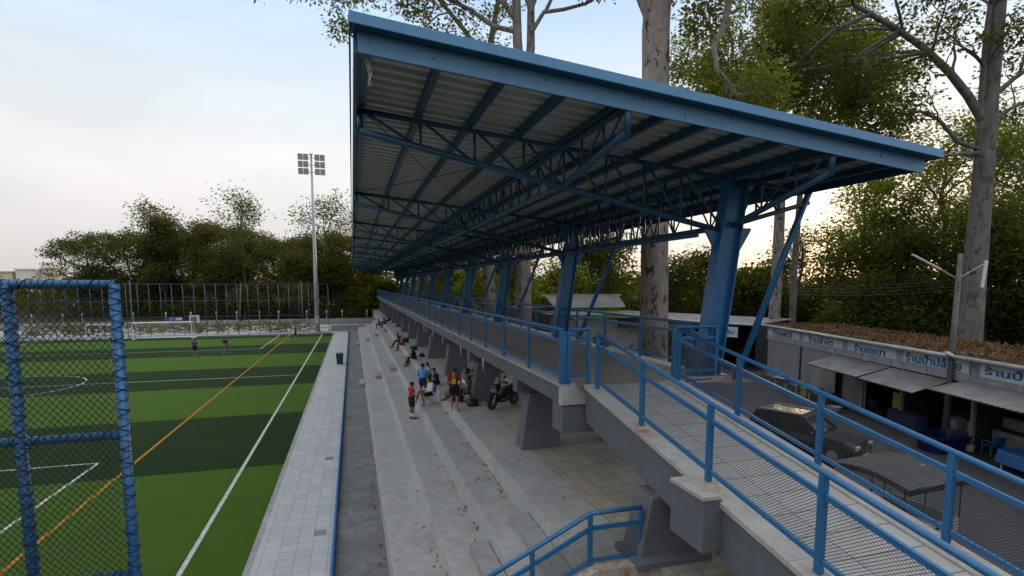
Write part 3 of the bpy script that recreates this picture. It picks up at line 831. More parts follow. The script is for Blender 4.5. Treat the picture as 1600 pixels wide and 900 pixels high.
# second shop row further away, set a little closer to the road
s2 = thing('shop_row', 'farther row of dark open shop stalls with a white roof edge behind the walkway', 'shop', (30.9, 35.4, 0), R(20))
MB().prism([(-.35, 3.72), (6, 3.95), (6, 4.02), (-.35, 3.80)], 'y', .2, 24).build('roof', M['tin'], s2, local=True)
MB().tube([(-.38, .2, 3.76), (-.38, 24, 3.76)], .08, 8).build('gutter', M['gut'], s2, local=True)
MB().box(-.02, .05, 6.0, 24, 3.0, 3.68).build('signboard', M['board'], s2, local=True)
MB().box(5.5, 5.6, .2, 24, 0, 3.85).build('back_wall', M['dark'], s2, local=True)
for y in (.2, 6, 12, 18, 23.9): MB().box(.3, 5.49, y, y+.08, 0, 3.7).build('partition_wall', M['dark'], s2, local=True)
MB().box(-.02, .1, 12.2, 17.9, 0, 2.99).build('shutter_wall', M['tinwall'], s2, local=True)
for (y, lab, txt) in ((2.6, 'small white sign hanging under the ragged roof edge of the farther shops', 'น้องลิม'),):
    t = thing('shop_sign', lab, 'sign', tuple(Matrix.Translation((30.9, 35.4, 0)) @ Matrix.Rotation(R(20), 4, 'Z') @ Vector((-.55, y, 3.1))), R(20))
    MB().box(-.03, .0, -1.25, 1.25, -.42, .42).build('sign_panel', M['sign'], t, local=True, bevel=.006)
    o = bpy.data.objects.new('lettering', text_mesh(txt, .42, width=1.9)); COL.objects.link(o); o.parent = t
    o.matrix_local = Matrix(((0,0,-1,-.04),(-1,0,0,0),(0,1,0,.05),(0,0,0,1)))
# green fronted building and its neighbour
M['greenwall'] = mat('bright_green_wall', (.10,.30,.022), .6, var=.2, scale=.8)
M['orange'] = mat('orange_wall', (.32,.10,.03), .6, var=.2)
M['roofgrey'] = mat('grey_roof_sheet', (.12,.112,.10), .7, c2=(.07,.066,.06), scale=.6)
gb_ = thing('building', 'low building with a bright green wall and grey roof beyond the walkway', 'building', (20.5, 49.5, 0), R(-5))
MB().box(0, 5.4, 0, 5, 0, 4.75).build('wall', M['greenwall'], gb_, local=True)
MB().box(-.85, -.01, .1, 5, 0, 4.75).build('wall', M['orange'], gb_, local=True)
MB().box(-5.0, -.86, .3, 5, 0, 4.7).build('wall', M['dark'], gb_, local=True)
MB().prism([(-.8, 5.25), (2.6, 6.35), (2.6, 6.45), (-.8, 5.35)], 'x', -5.2, 5.7).build('roof', M['roofgrey'], gb_, local=True) if False else None
MB().loft([[(-1.8,-.7,4.85),(5.7,-.7,4.78),(5.7,-.7,4.86),(-1.8,-.7,4.93)],[(-1.8,2.6,5.8),(6.3,2.6,5.7),(6.3,2.6,5.8),(-1.8,2.6,5.9)]]).build('roof', M['roofgrey'], gb_, local=True)
MB().box(-2.2, 6.6, 2.5, 2.75, 5.75, 5.95).build('ridge_cap', M['board'], gb_, local=True)
MB().box(-1.9, 5.6, -.83, -.71, 4.72, 4.86).build('gutter', M['gut'], gb_, local=True)
sb = thing('building', 'white roofed shed with a grey wall in front of the green building', 'building', (17.0, 43.2, 0), R(-9))
MB().box(0, 9.0, .4, 3.5, 0, 3.9).build('wall', M['board'], sb, local=True)
MB().bar((-1.2,-.6,4.52),(9.6,-.72,4.38),.06,.16).build('gutter', M['gut'], sb, local=True)
MB().loft([[(-1.2,-.5,4.40),(9.6,-.6,4.26),(9.6,-.6,4.36),(-1.2,-.5,4.50)],[(-1.2,3.7,4.45),(9.6,3.7,4.35),(9.6,3.7,4.4),(-1.2,3.7,4.5)]]).build('roof', M['roofbrown'], sb, local=True)
MB().box(3.2, 4.6, .34, .39, 0, 2.4).build('door', M['dark'], sb, local=True)
MB().box(5.4, 9.3, -.4, .33, 3.3, 3.95).build('dark_opening', M['dark'], sb, local=True)

# ------------------------------------------------------------------ things in front of the shops
pl = thing('lamp_pole', 'weathered concrete pole with two tube lamps standing before the shops', 'lamp pole', (24.85, 16.75, 0))
MB().tube([(24.85,16.75,0),(24.85,16.75,4.2),(24.85,16.75,8.3)], [.15,.12,.085], 8).build('pole', M['polegrey'], pl, smooth=True)
ar = MB().tube([(24.85,16.75,7.2),(24.0,16.95,7.65)], .022, 6); ar.tube([(24.85,16.75,7.25),(26.0,16.5,7.9)], .014, 5)
ar.build('lamp_arm', M['galv'], pl)
M['tube_lamp'] = mat('white_tube_lamp', (.50,.49,.45), .4, var=.1)
MB().bar((24.05,16.94,7.62), (22.85,17.3,8.25), .11, .07).build('tube_lamp', M['tube_lamp'], pl, bevel=.01)
MB().bar((26.05,16.5,8.0), (25.85,16.45,6.85), .14, .07).build('tube_lamp', M['tube_lamp'], pl, bevel=.01)
rw = MB()
for z in (6.75, 6.9, 7.05): rw.tube([(24.7,16.6,z),(25.05,16.9,z+.05)], .03, 5)
rw.build('insulator_rack', M['dark'], pl)
ww = thing('overhead_wires', 'thin overhead wires running along the shops from the lamp pole', 'wires', (24.85, 16.75, 6.75))
for i, z in enumerate((6.75, 6.9, 7.05, 7.2)):
    p0 = Vector((24.85, 16.75, z)); p1 = Vector((33.2, 38.0, z-.2+.1*i))
    MB().tube([tuple(p0.lerp(p1, q) - Vector((0,0,.9*4*q*(1-q)*.4))) for q in np.linspace(0, 1, 12)], .007, 4, cap=False).build('wire', M['black'], ww)

M['bluetub'] = mat('dark_blue_plastic', (.009,.014,.075), .35, var=.3)
M['bluechair'] = mat('bright_blue_plastic', (.022,.11,.30), .4, var=.2)
M['bluecloth'] = mat('blue_tarp', (.03,.13,.36), .5, var=.3, scale=5)
M['greycloth'] = mat('grey_cloth', (.34,.31,.32), .9, var=.35, scale=4)
M['yellow'] = mat('yellow_green_panel', (.30,.32,.04), .5, var=.2)
M['legsteel'] = mat('pale_table_leg', (.46,.45,.43), .4, var=.2)
tub = thing('tub', 'large dark blue plastic tub at the foot of the lamp pole', 'tub', (23.9, 16.2, 0))
def ring(c, a, b, z, n=20, p=3.): 
    out = []
    for k in range(n):
        t = 2*PI*k/n; cx, sx = math.cos(t), math.sin(t)
        out.append((c[0]+a*abs(cx)**(2/p)*(1 if cx > 0 else -1), c[1]+b*abs(sx)**(2/p)*(1 if sx > 0 else -1), z))
    return out
MB().loft([ring((23.9,16.2), .95, .62, .02), ring((23.9,16.2), 1.05, .7, .62), ring((23.9,16.2), 1.12, .77, .66), ring((23.9,16.2), 1.12, .77, .70), ring((23.9,16.2), 1.0, .66, .70), ring((23.9,16.2), .92, .6, .12)]).build('tub_body', M['bluetub'], tub, smooth=False)
MB().tube([(22.82,15.95,.55),(22.68,16.0,.5),(22.68,16.4,.5),(22.82,16.45,.55)], .03, 6).build('handle', M['bluetub'], tub)

def plastic_chair(loc, rz, label, m):
    t = thing('plastic_chair', label, 'chair', loc, rz)
    MB().loft([ring((0,0), .25, .24, .42, 16, 4), ring((0,0), .26, .25, .45, 16, 4)]).build('seat', m, t, local=True)
    MB().loft([[(-.24,.22,.46),(-.24,.26,.46),(-.22,.36,.86),(-.22,.32,.86)],[(-.1,.25,.46),(-.1,.29,.46),(-.1,.41,.9),(-.1,.37,.9)],[(.1,.25,.46),(.1,.29,.46),(.1,.41,.9),(.1,.37,.9)],[(.24,.22,.46),(.24,.26,.46),(.22,.36,.86),(.22,.32,.86)]]).build('backrest', m, t, local=True)
    for sx in (-1, 1):
        MB().tube([(sx*.25,.22,.62),(sx*.28,0,.65),(sx*.26,-.2,.62),(sx*.25,-.22,.44)], .022, 6).build('armrest', m, t, local=True)
        for sy in (-1, 1):
            MB().tube([(sx*.21,sy*.20,.42),(sx*.25,sy*.25,0)], [.03,.022], 6).build('leg', m, t, local=True)
    return t
plastic_chair((24.9, 14.95, .0), R(160), 'bright blue plastic armchair beside the dark blue tub', M['bluechair'])
M['stallwhite'] = mat('stall_panel', (.30,.30,.28), .5, var=.3)
fz = thing('stall_counter', 'white boxed stall counter under the right hand awning', 'counter', shopw(1.4, 1.6), SRZ)
MB().box(-.5, .5, -1.5, 1.5, .25, 1.0).build('counter_body', M['stallwhite'], fz, local=True, bevel=.03)
MB().box(-.56, .56, -1.56, 1.56, 1.003, 1.06).build('counter_top', M['bingreen'], fz, local=True, bevel=.02)
MB().box(-.45, .45, -1.45, 1.45, .02, .247).build('base', M['dark'], fz, local=True)
for y in (-1.2, 1.2): MB().box(-.03, .03, y-.03, y+.03, 1.063, 2.1).build('upright', M['dark'], fz, local=True)
MB().box(-.1, .35, -.9, .3, 1.063, 1.5).build('glass_case', M['lamp_glass'], fz, local=True, bevel=.02)
bx = thing('storage_box', 'pale box standing behind the lamp pole', 'box', shopw(.9, 3.6), SRZ)
MB().box(-.35, .35, -.4, .4, .06, .9).build('box_body', M['board'], bx, local=True, bevel=.03)
MB().box(-.37, .37, -.42, .42, .903, .97).build('lid', M['gut'], bx, local=True, bevel=.02)
bc = thing('bucket', 'small pale bucket between the tub and the blue chair', 'bucket', (24.55, 15.55, 0))
MB().loft([ring((24.55,15.55), .13, .13, .01, 14, 2), ring((24.55,15.55), .17, .17, .34, 14, 2), ring((24.55,15.55), .15, .15, .34, 14, 2), ring((24.55,15.55), .11, .11, .05, 14, 2)]).build('bucket_body', M['cap'], bc)
MB().tube([(24.38,15.55,.33),(24.42,15.5,.48),(24.68,15.5,.48),(24.72,15.55,.33)], .008, 5).build('handle', M['dark'], bc)
yp = thing('notice_board', 'yellow green panel leaning inside the dark stall', 'board', shopw(.3, 6.55, .06), SRZ)
MB().box(0, .05, -.45, .45, .55, 1.45).build('panel', M['yellow'], yp, local=True, bevel=.01)
for y in (-.4, .4): MB().bar((.03, y, 0), (.03, y, .56), .05, .05).build('leg', M['legsteel'], yp, local=True)
bt = thing('covered_table', 'dark table draped with a navy cloth under the joined awnings', 'table', shopw(.1, 5.6, 0), SRZ)
M['navycloth'] = mat('navy_cloth', (.02,.025,.06), .9, var=.3)
MB().loft([ring((0,0), .42, 1.05, .1, 24, 6), ring((0,0), .38, 1.0, .72, 24, 6), ring((0,0), .36, .98, .76, 24, 6)]).build('cloth', M['navycloth'], bt, local=True)
for sx in (-.3,.3):
    for sy in (-.9,.9): MB().bar((sx,sy,0),(sx,sy,.7),.04,.04).build('leg', M['legsteel'], bt, local=True)
def table(loc, rz, label, w, d, h, m, bundle=None, group=None):
    t = thing('table', label, 'table', loc, rz, group)
    MB().box(-w/2, w/2, -d/2, d/2, h-.04, h).build('table_top', m, t, local=True, bevel=.01)
    for sx in (-1, 1):
        for sy in (-1, 1): MB().tube([(sx*(w/2-.08), sy*(d/2-.08), h-.04), (sx*(w/2-.04), sy*(d/2-.04), 0)], .02, 6).build('leg', M['legsteel'], t, local=True)
    return t
table(shopw(-1.5, 14.4), SRZ, 'table with a bundled grey cloth in front of the shuttered shop', .8, 1.5, .74, M['dark'])
cb = thing('cloth_bundle', 'bundled grey pink cloth lying on the table by the shutters', 'cloth', shopw(-1.5, 14.7, .745), SRZ)
mb = MB()
for i in range(7): mb.ell((rng.uniform(-.2,.2), rng.uniform(-.5,.5), .07+rng.uniform(0,.05)), (.22,.3,.1), 10, 6)
mb.build('folded_cloth', M['greycloth'], cb, smooth=True, local=True)
table(shopw(-1.2, 12.0), SRZ, 'small low table with pale splayed legs before the second shutter', .7, 1.0, .6, M['dark'])
yb_ = thing('gas_can', 'yellow can standing by the small low table', 'can', shopw(-.9, 13.0, 0), SRZ)
MB().loft([ring((0,0), .16, .16, 0, 14, 3), ring((0,0), .17, .17, .5, 14, 3), ring((0,0), .06, .06, .58, 14, 3), ring((0,0), .05, .05, .66, 14, 3)]).build('can_body', M['yellow'], yb_, local=True)
MB().tube([(-.1,0,.56),(-.1,0,.68),(.1,0,.68),(.1,0,.56)], .015, 6).build('handle', M['dark'], yb_, local=True)
for (x, y, rz, lb) in ((-.7, 11.0, 70, 'dark plastic chair nearest the corrugated shutter'), (-.75, 9.8, 95, 'dark plastic chair in front of the first awning post'), (.3, 8.3, 100, 'dark plastic chair just inside the open stall')):
    plastic_chair(shopw(x, y, 0), R(rz), lb, M['black'])
bk = thing('basin', 'round pale basin on the ground near the dark chairs', 'basin', shopw(-1.5, 8.9, 0), SRZ)
MB().loft([ring((0,0), .25, .25, .01, 18, 2), ring((0,0), .36, .36, .3, 18, 2), ring((0,0), .33, .33, .3, 18, 2), ring((0,0), .22, .22, .05, 18, 2)]).build('basin_body', M['board'], bk, local=True)
MB().tube([(-.36,-.05,.28),(-.42,-.05,.26),(-.42,.05,.26),(-.36,.05,.28)], .012, 5).build('handle', M['board'], bk, local=True)
b2 = thing('table', 'table under a bright blue tarp at the right edge of the road', 'table', (23.55, 12.9, 0), SRZ)
MB().loft([ring((0,0), .62, 1.0, .32, 24, 5), ring((0,0), .56, .92, .74, 24, 6), ring((0,0), .54, .9, .78, 24, 6)]).build('tarp', M['bluecloth'], b2, local=True)
for sx in (-.4,.4):
    for sy in (-.7,.7): MB().bar((sx,sy,0),(sx,sy,.7),.04,.04).build('leg', M['legsteel'], b2, local=True)
def lantern(loc, label):
    t = thing('garden_lantern', label, 'lantern', loc)
    x, y, z = loc; zz = 4.55
    MB().tube([(x,y,0),(x,y,zz-.5)], .045, 8).build('post', M['black'], t, smooth=True)
    MB().loft([[(x+sx*w, y+sy*w, z_) for sx, sy in ((-1,-1),(1,-1),(1,1),(-1,1))] for z_, w in ((zz-.5,.13),(zz,.22))]).build('lantern_glass', M['lantern_glass'], t)
    MB().loft([[(x+sx*w, y+sy*w, z_) for sx, sy in ((-1,-1),(1,-1),(1,1),(-1,1))] for z_, w in ((zz+.003,.30),(zz+.22,.10),(zz+.36,.03))]).build('lantern_cap', M['black'], t)
lantern((14.2, 22.9, 0), 'black garden lantern with cream glass seen beside the pale spotted trunk')
lantern((15.2, 35.0, 0), 'smaller farther black lantern with cream glass near the white roofed shed')

# ------------------------------------------------------------------ car
M['carblack'] = mat('black_car_paint', (.012,.012,.013), .22, var=.2, spec=.4)
M['glass'] = mat('dark_car_glass', (.02,.022,.024), .06, var=.1, spec=.8)
M['headlamp'] = mat('clear_headlamp', (.45,.45,.45), .1, var=.1)
def car(loc, rz, label):
    t = thing('parked_car', label, 'car', loc, rz)     # faces local +y
    # lower body lofted along y
    secs = [(-2.2,.42,.95,.80),(-2.12,.30,1.02,.86),(-1.3,.26,1.05,.90),(0,.25,1.03,.90),(.9,.26,1.02,.90),(1.7,.28,.96,.87),(2.1,.34,.86,.80),(2.22,.42,.72,.70)]
    def sec(y, zb, zt, w):
        return [(-w*.92,y,zb),(-w,y,zb+.12),(-w,y,zb+(zt-zb)*.6),(-w*.93,y,zt-.05),(-w*.8,y,zt),(w*.8,y,zt),(w*.93,y,zt-.05),(w,y,zb+(zt-zb)*.6),(w,y,zb+.12),(w*.92,y,zb)]
    body = MB().loft([sec(*q) for q in secs]).build('body', M['carblack'], t, smooth=False, local=True, bevel=.04)
    # cabin
    def cab(y, z, w): return [(-w,y,z),(w,y,z)]
    lo = [(-2.05,.80),(-2.05,-.80)]
    base = [(-.84,-2.0,1.03),(.84,-2.0,1.03),(.84,.85,1.03),(-.84,.85,1.03)]
    top = [(-.68,-1.7,1.60),(.68,-1.7,1.60),(.66,.12,1.60),(-.66,.12,1.60)]
    MB().loft([base, top]).build('window_glass', M['glass'], t, local=True, bevel=.05)
    MB().loft([[(-.70,-1.74,1.605),(.70,-1.74,1.605),(.68,.14,1.605),(-.68,.14,1.605)],[(-.62,-1.6,1.68),(.62,-1.6,1.68),(.6,.0,1.68),(-.6,.0,1.68)]]).build('roof', M['carblack'], t, local=True, bevel=.04)
    for sx in (-1, 1):
        p = MB()
        p.bar((sx*.845,.87,1.03),(sx*.675,.14,1.61),.07,.07); p.bar((sx*.85,-.45,1.03),(sx*.69,-.5,1.61),.07,.08); p.bar((sx*.85,-2.0,1.03),(sx*.69,-1.72,1.61),.09,.12)
        p.build('pillar', M['carblack'], t, local=True)
        MB().ell((sx*1.0,.62,1.08),(.12,.08,.09),10,6).build('wing_mirror', M['carblack'], t, smooth=True, local=True)
        MB().box(min(sx*.44,sx*.78), max(sx*.44,sx*.78), 2.10, 2.2, .68, .84).build('headlight', M['headlamp'], t, local=True, bevel=.02)
        MB().box(min(sx*.5,sx*.8), max(sx*.5,sx*.8), -2.24, -2.14, .8, .96).build('tail_light', mat('red_lamp', (.3,.01,.01), .2) if 'redlamp' not in M else M['redlamp'], t, local=True)
        for y in (-1.35, 1.38):
            wv = MB().cyl((sx*.82, y, .35), 'x', .35, .24, 24).build('wheel', M['rubber'], t, local=True, bevel=.03)
            MB().cyl((sx*.945, y, .35), 'x', .22, .03, 16).build('rim', M['galv'], wv, local=True)
        MB().bar((sx*.72,-1.6,1.70),(sx*.72,.0,1.70),.05,.05).build('roof_rail', M['galv'], t, local=True)
    gr = MB()
    for z in (.52,.60,.68): gr.box(-.42,.42,2.19,2.235,z,z+.045)
    gr.build('grille', M['chrome'], t, local=True)
    MB().box(-.26,.26,2.236,2.245,.38,.49).build('number_plate', M['sign'], t, local=True)
    for sx in (-1,1): MB().bar((sx*.3,.84,1.06),(sx*.05,.55,1.27),.02,.02).build('wiper', M['black'], t, local=True)
    return t
M['redlamp'] = mat('red_lamp', (.3,.01,.01), .2)
car((18.05, 17.6, 0), R(-158), 'black car parked on the road below the ramp railing')
# sidecar cart with grey canopy
M['tarp'] = mat('grey_canopy_tarp', (.075,.073,.072), .75, c2=(.055,.054,.053), scale=2.2, bmp=.2)
ct = thing('vendor_cart', 'vendor cart under an arched grey tarp canopy with a hanging fringe', 'cart', (14.1, 10.7, 0), R(4))
ts = []
for i in range(13):
    q = i/12; y = -1.15+2.3*q; z = 1.93+.19*math.sin(PI*q)
    ts.append([(-1.2,y,z),(1.2,y,z+.02),(1.2,y,z+.04),(-1.2,y,z+.02)])
MB().loft(ts).build('canopy_tarp', M['tarp'], ct, local=True)
fr = MB()
for i in range(46):
    q = i/45; y = -1.15+2.3*q; z = 1.93+.19*math.sin(PI*q)
    fr.box(-1.212,-1.2,y-.017,y+.017,z-.13,z+.01)
for i in range(48):
    x = -1.2+2.4*i/47; fr.box(x-.017,x+.017,-1.165,-1.153,1.80,1.935); fr.box(x-.017,x+.017,1.153,1.165,1.80,1.935)
fr.build('fringe', M['black'], ct, local=True)
for sx in (-1.1,1.1):
    for sy in (-1.0,-.15,1.0): MB().tube([(sx,sy,.35),(sx,sy,1.95)], .018, 6).build('canopy_pole', M['black'], ct, local=True)
MB().box(-1.1,1.1,-1.0,1.0,.40,.48).build('cart_bed', M['galv'], ct, local=True)
for sx in (-1.1,1.1): MB().box(sx-.015,sx+.015,-1.0,1.0,.483,.85).build('side_panel', M['board'], ct, local=True)
for sy in (-1.0,1.0): MB().box(-1.08,1.08,sy-.015,sy+.015,.483,.85).build('side_panel', M['board'], ct, local=True)
MB().tube([(-.4,-1.02,.7),(-.4,-1.4,.95),(.2,-1.4,.95),(.2,-1.02,.7)], .02, 6).build('push_handle', M['black'], ct, local=True)
for (x,y) in ((-.95,.55),(.95,.55),(0,-.9)):
    wv = MB().cyl((x,y,.25),'x',.25,.09,18).build('wheel', M['rubber'], ct, local=True); MB().cyl((x,y,.25),'x',.13,.11,12).build('rim', M['galv'], wv, local=True)
pl_ = MB()
for (a, b_) in (((.5,-.35),(.5,.05)),((.62,-.35),(.62,.05))): pl_.bar((a[0],a[1],2.135),(b_[0],b_[1],2.135),.014,.008)
pl_.bar((.49,-.35,2.135),(.63,-.35,2.135),.014,.008); pl_.bar((.49,.05,2.135),(.63,.05,2.135),.014,.008); pl_.bar((.56,-.3,2.135),(.56,0,2.135),.05,.006)
pl_.build('sticker', M['sign'], ct, local=True)

# ------------------------------------------------------------------ scooters
M['scooter_red'] = mat('red_scooter_panel', (.25,.02,.015), .3)
M['dimlamp'] = mat('dim_headlamp', (.12,.12,.125), .15, var=.2)
M['rimgrey'] = mat('dark_alloy', (.07,.07,.072), .4, var=.2)
M['silver'] = mat('silver_panel', (.5,.5,.5), .25, metal=.6, var=.1)
def scooter(loc, rz, label, mfront, lean=0):
    t = thing('scooter', label, 'scooter', loc, rz)
    def B(mb, name, m, p=t, **k): return mb.build(name, m, p, local=True, **k)
    for y in (.66, -.64):
        wv = MB().cyl((0,y,.27),'x',.27,.11,22); wv = B(wv, 'wheel', M['rubber'], bevel=.03)
        B(MB().cyl((0,y,.27),'x',.16,.12,14), 'rim', M['rimgrey'], wv)
    B(MB().tube([(-.07,.66,.27),(-.07,.52,.65)], .028, 8).tube([(.07,.66,.27),(.07,.52,.65)], .028, 8), 'fork', M['galv'])
    B(MB().loft([[(-.08,.42,.55),(.08,.42,.55),(.09,.70,.50),(-.09,.70,.50)],[(-.07,.46,.6),(.07,.46,.6),(.07,.86,.56),(-.07,.86,.56)]]), 'mudguard', M['carblack'], bevel=.02)
    # front fairing / leg shield
    B(MB().loft([[(-.20,.36,.30),(.20,.36,.30),(.17,.46,.32),(-.17,.46,.32)],[(-.27,.36,.62),(.27,.36,.62),(.20,.60,.66),(-.20,.60,.66)],[(-.22,.34,.88),(.22,.34,.88),(.13,.56,.90),(-.13,.56,.90)],[(-.12,.30,1.0),(.12,.30,1.0),(.07,.42,1.02),(-.07,.42,1.02)]]), 'fairing', mfront, bevel=.03)
    B(MB().loft([[(-.17,.585,.66),(.17,.585,.66),(.17,.615,.68),(-.17,.615,.68)],[(-.12,.555,.82),(.12,.555,.82),(.12,.58,.82),(-.12,.58,.82)]]), 'headlight', M['dimlamp'], bevel=.01)
    B(MB().loft([[(-.12,.42,1.0),(.12,.42,1.0),(.12,.43,1.01),(-.12,.43,1.01)],[(-.08,.33,1.24),(.08,.33,1.24),(.08,.34,1.25),(-.08,.34,1.25)]]), 'windscreen', M['glass'])
    B(MB().loft([[(-.17,.36,.24),(.17,.36,.24),(.17,.36,.36),(-.17,.36,.36)],[(-.17,-.1,.24),(.17,-.1,.24),(.17,-.1,.42),(-.17,-.1,.42)],[(-.14,-.5,.36),(.14,-.5,.36),(.14,-.5,.6),(-.14,-.5,.6)]]), 'floorboard', M['carblack'], bevel=.03)
    B(MB().loft([[(-.13,.02,.42),(.13,.02,.42),(.12,.04,.68),(-.12,.04,.68)],[(-.19,-.3,.40),(.19,-.3,.40),(.17,-.3,.74),(-.17,-.3,.74)],[(-.17,-.7,.52),(.17,-.7,.52),(.14,-.7,.80),(-.14,-.7,.80)],[(-.07,-.98,.66),(.07,-.98,.66),(.05,-1.0,.78),(-.05,-1.0,.78)]]), 'body', M['carblack'], bevel=.03)
    B(MB().loft([[(-.12,.06,.70),(.12,.06,.70),(.10,.04,.76),(-.10,.04,.76)],[(-.16,-.28,.745),(.16,-.28,.745),(.14,-.28,.80),(-.14,-.28,.80)],[(-.14,-.45,.79),(.14,-.45,.79),(.12,-.45,.87),(-.12,-.45,.87)],[(-.11,-.82,.81),(.11,-.82,.81),(.09,-.80,.89),(-.09,-.80,.89)]]), 'seat', M['black'], bevel=.03)
    B(MB().tube([(-.36,.14,1.02),(-.2,.28,1.06),(0,.32,1.02),(.2,.28,1.06),(.36,.14,1.02)], .018, 8), 'handlebar', M['black'], smooth=True)
    for sx in (-1, 1):
        B(MB().tube([(sx*.33,.16,1.03),(sx*.40,.17,1.03)], .028, 8), 'grip', M['rubber'])
        B(MB().tube([(sx*.24,.26,1.06),(sx*.34,.30,1.28)], .009, 5), 'mirror_stem', M['black'])
        mm = B(MB().ell((sx*.37,.29,1.32),(.085,.025,.055),12,8), 'mirror', M['black'], smooth=True)
    B(MB().tube([(.17,-.3,.30),(.20,-.6,.33),(.21,-.95,.42)], [.04,.055,.05], 10), 'exhaust', M['galv'], smooth=True)
    B(MB().tube([(-.09,-.70,.74),(-.16,-.95,.86),(.16,-.95,.86),(.09,-.70,.74)], .018, 6), 'grab_rail', M['silver'])
    B(MB().box(-.06,.06,-1.03,-1.0,.66,.74), 'tail_light', M['redlamp'])
    B(MB().box(-.1,.1,-.99,-.975,.42,.6), 'number_plate', M['sign'])
    B(MB().tube([(-.14,-.05,.26),(-.32,-.02,.0)], .015, 6), 'side_stand', M['galv'])
    return t
scooter((5.75, 20.65, 2.052), R(122), 'black scooter parked alone beside the grey pier under the walkway', M['carblack'])
scooter((4.62, 22.6, 2.052), R(150), 'silver fronted black scooter parked behind the person with the number 8 shirt', M['silver'])
hm = thing('helmet', 'white helmet resting on the seat of the lone black scooter', 'helmet', (6.0, 20.83, 2.90))
MB().ell((6.0,20.83,3.03),(.15,.15,.15),16,10).build('shell', M['white'], hm, smooth=True)
MB().ell((5.92,20.79,3.02),(.10,.12,.08),12,8).build('visor', M['glass'], hm, smooth=True)
h2 = thing('helmet', 'dark helmet hanging from the handlebar of the silver fronted scooter', 'helmet', (4.2, 22.4, 3.1))
MB().ell((4.62,22.45,3.30),(.15,.15,.15),16,10).build('shell', M['black'], h2, smooth=True)
MB().ell((4.55,22.37,3.29),(.10,.12,.08),12,8).build('visor', M['glass'], h2, smooth=True)

# ------------------------------------------------------------------ vegetation
CP, SP = math.cos(PSI), math.sin(PSI)
def lf(lat, fwd):
    """place on the ground: metres to the right / ahead of where the photographer stands"""
    return (lat*CP + fwd*SP, fwd*CP - lat*SP)
def leaf_mesh(name, C, size, m, parent=None, seed=1, flat=.6, aspect=.5, droop=0., world=False):
    r = np.random.default_rng(seed); C = np.asarray(C, float); n = len(C)
    if parent is not None and world:
        C = C - np.array(WLOC[parent.name])
    a = r.normal(size=(n,3)); a[:,2] = a[:,2]*.6 - droop; a /= np.linalg.norm(a, axis=1)[:,None]
    nn = r.normal(size=(n,3))*(1-flat); nn[:,2] += flat; b = np.cross(a, nn); b /= (np.linalg.norm(b, axis=1)[:,None]+1e-6)
    nr = np.cross(a, b)
    L = (size*r.uniform(.6,1.35,n))[:,None]; W = L*aspect
    V = np.empty((n,4,3)); V[:,0] = C; V[:,1] = C+a*L*.5+b*W*.5+nr*L*.08; V[:,2] = C+a*L; V[:,3] = C+a*L*.45-b*W*.5+nr*L*.08
    me = bpy.data.meshes.new(name); me.vertices.add(4*n); me.loops.add(4*n); me.polygons.add(n)
    me.vertices.foreach_set('co', V.reshape(-1)); me.loops.foreach_set('vertex_index', np.arange(4*n, dtype=np.int32))
    me.polygons.foreach_set('loop_start', np.arange(0, 4*n, 4, dtype=np.int32)); me.polygons.foreach_set('loop_total', np.full(n, 4, dtype=np.int32))
    me.update(calc_edges=True); me.materials.append(m)
    o = bpy.data.objects.new(name, me); COL.objects.link(o)
    if parent is not None: o.parent = parent
    return o
def cluster(centers, per, rad, r, flatten=.6):
    centers = np.asarray(centers, float); n = len(centers)
    off = r.normal(size=(n, per, 3))*rad; off[:,:,2] *= flatten
    return (centers[:,None,:]+off).reshape(-1, 3)

def grow(mb, p, d, L, r0, lvl, maxl, tips, rd, prm):
    seg = prm.get('seg', 5); pts = [Vector(p)]; rad = [r0]; d = Vector(d).normalized()
    for i in range(seg):
        d = (d + Vector((rd.gauss(0,1), rd.gauss(0,1), rd.gauss(0,1)))*prm['wob'] + Vector((0,0,prm['up'][min(lvl,len(prm['up'])-1)]))).normalized()
        pts.append(pts[-1]+d*L/seg); rad.append(r0*(1-.62*(i+1)/seg))
    mb.tube(pts, rad, 8 if lvl == 0 else (6 if lvl == 1 else 4), cap=False)
    if lvl >= maxl:
        for t in prm.get('tipt', (.45,.75,1.0)):
            k = t*seg; i = min(int(k), seg-1); tips.append(pts[i].lerp(pts[i+1], k-i))
        return
    nc = prm['n'][min(lvl, len(prm['n'])-1)]
    for j in range(nc):
        t = 1. if j == 0 else rd.uniform(.3, .95)
        k = t*seg; i = min(int(k), seg-1); q = pts[i].lerp(pts[i+1], k-i)
        ax = Vector((rd.gauss(0,1), rd.gauss(0,1), rd.gauss(0,1)*.6)); ax = (ax - d*ax.dot(d)).normalized()
        sp = prm['spread']*rd.uniform(.6,1.3)*(.5 if j == 0 else 1)
        nd = (d*math.cos(sp)+ax*math.sin(sp)).normalized()
        grow(mb, q, nd, L*prm['ratio']*rd.uniform(.75,1.2), max(rad[i+1]*.72, .012), lvl+1, maxl, tips, rd, prm)

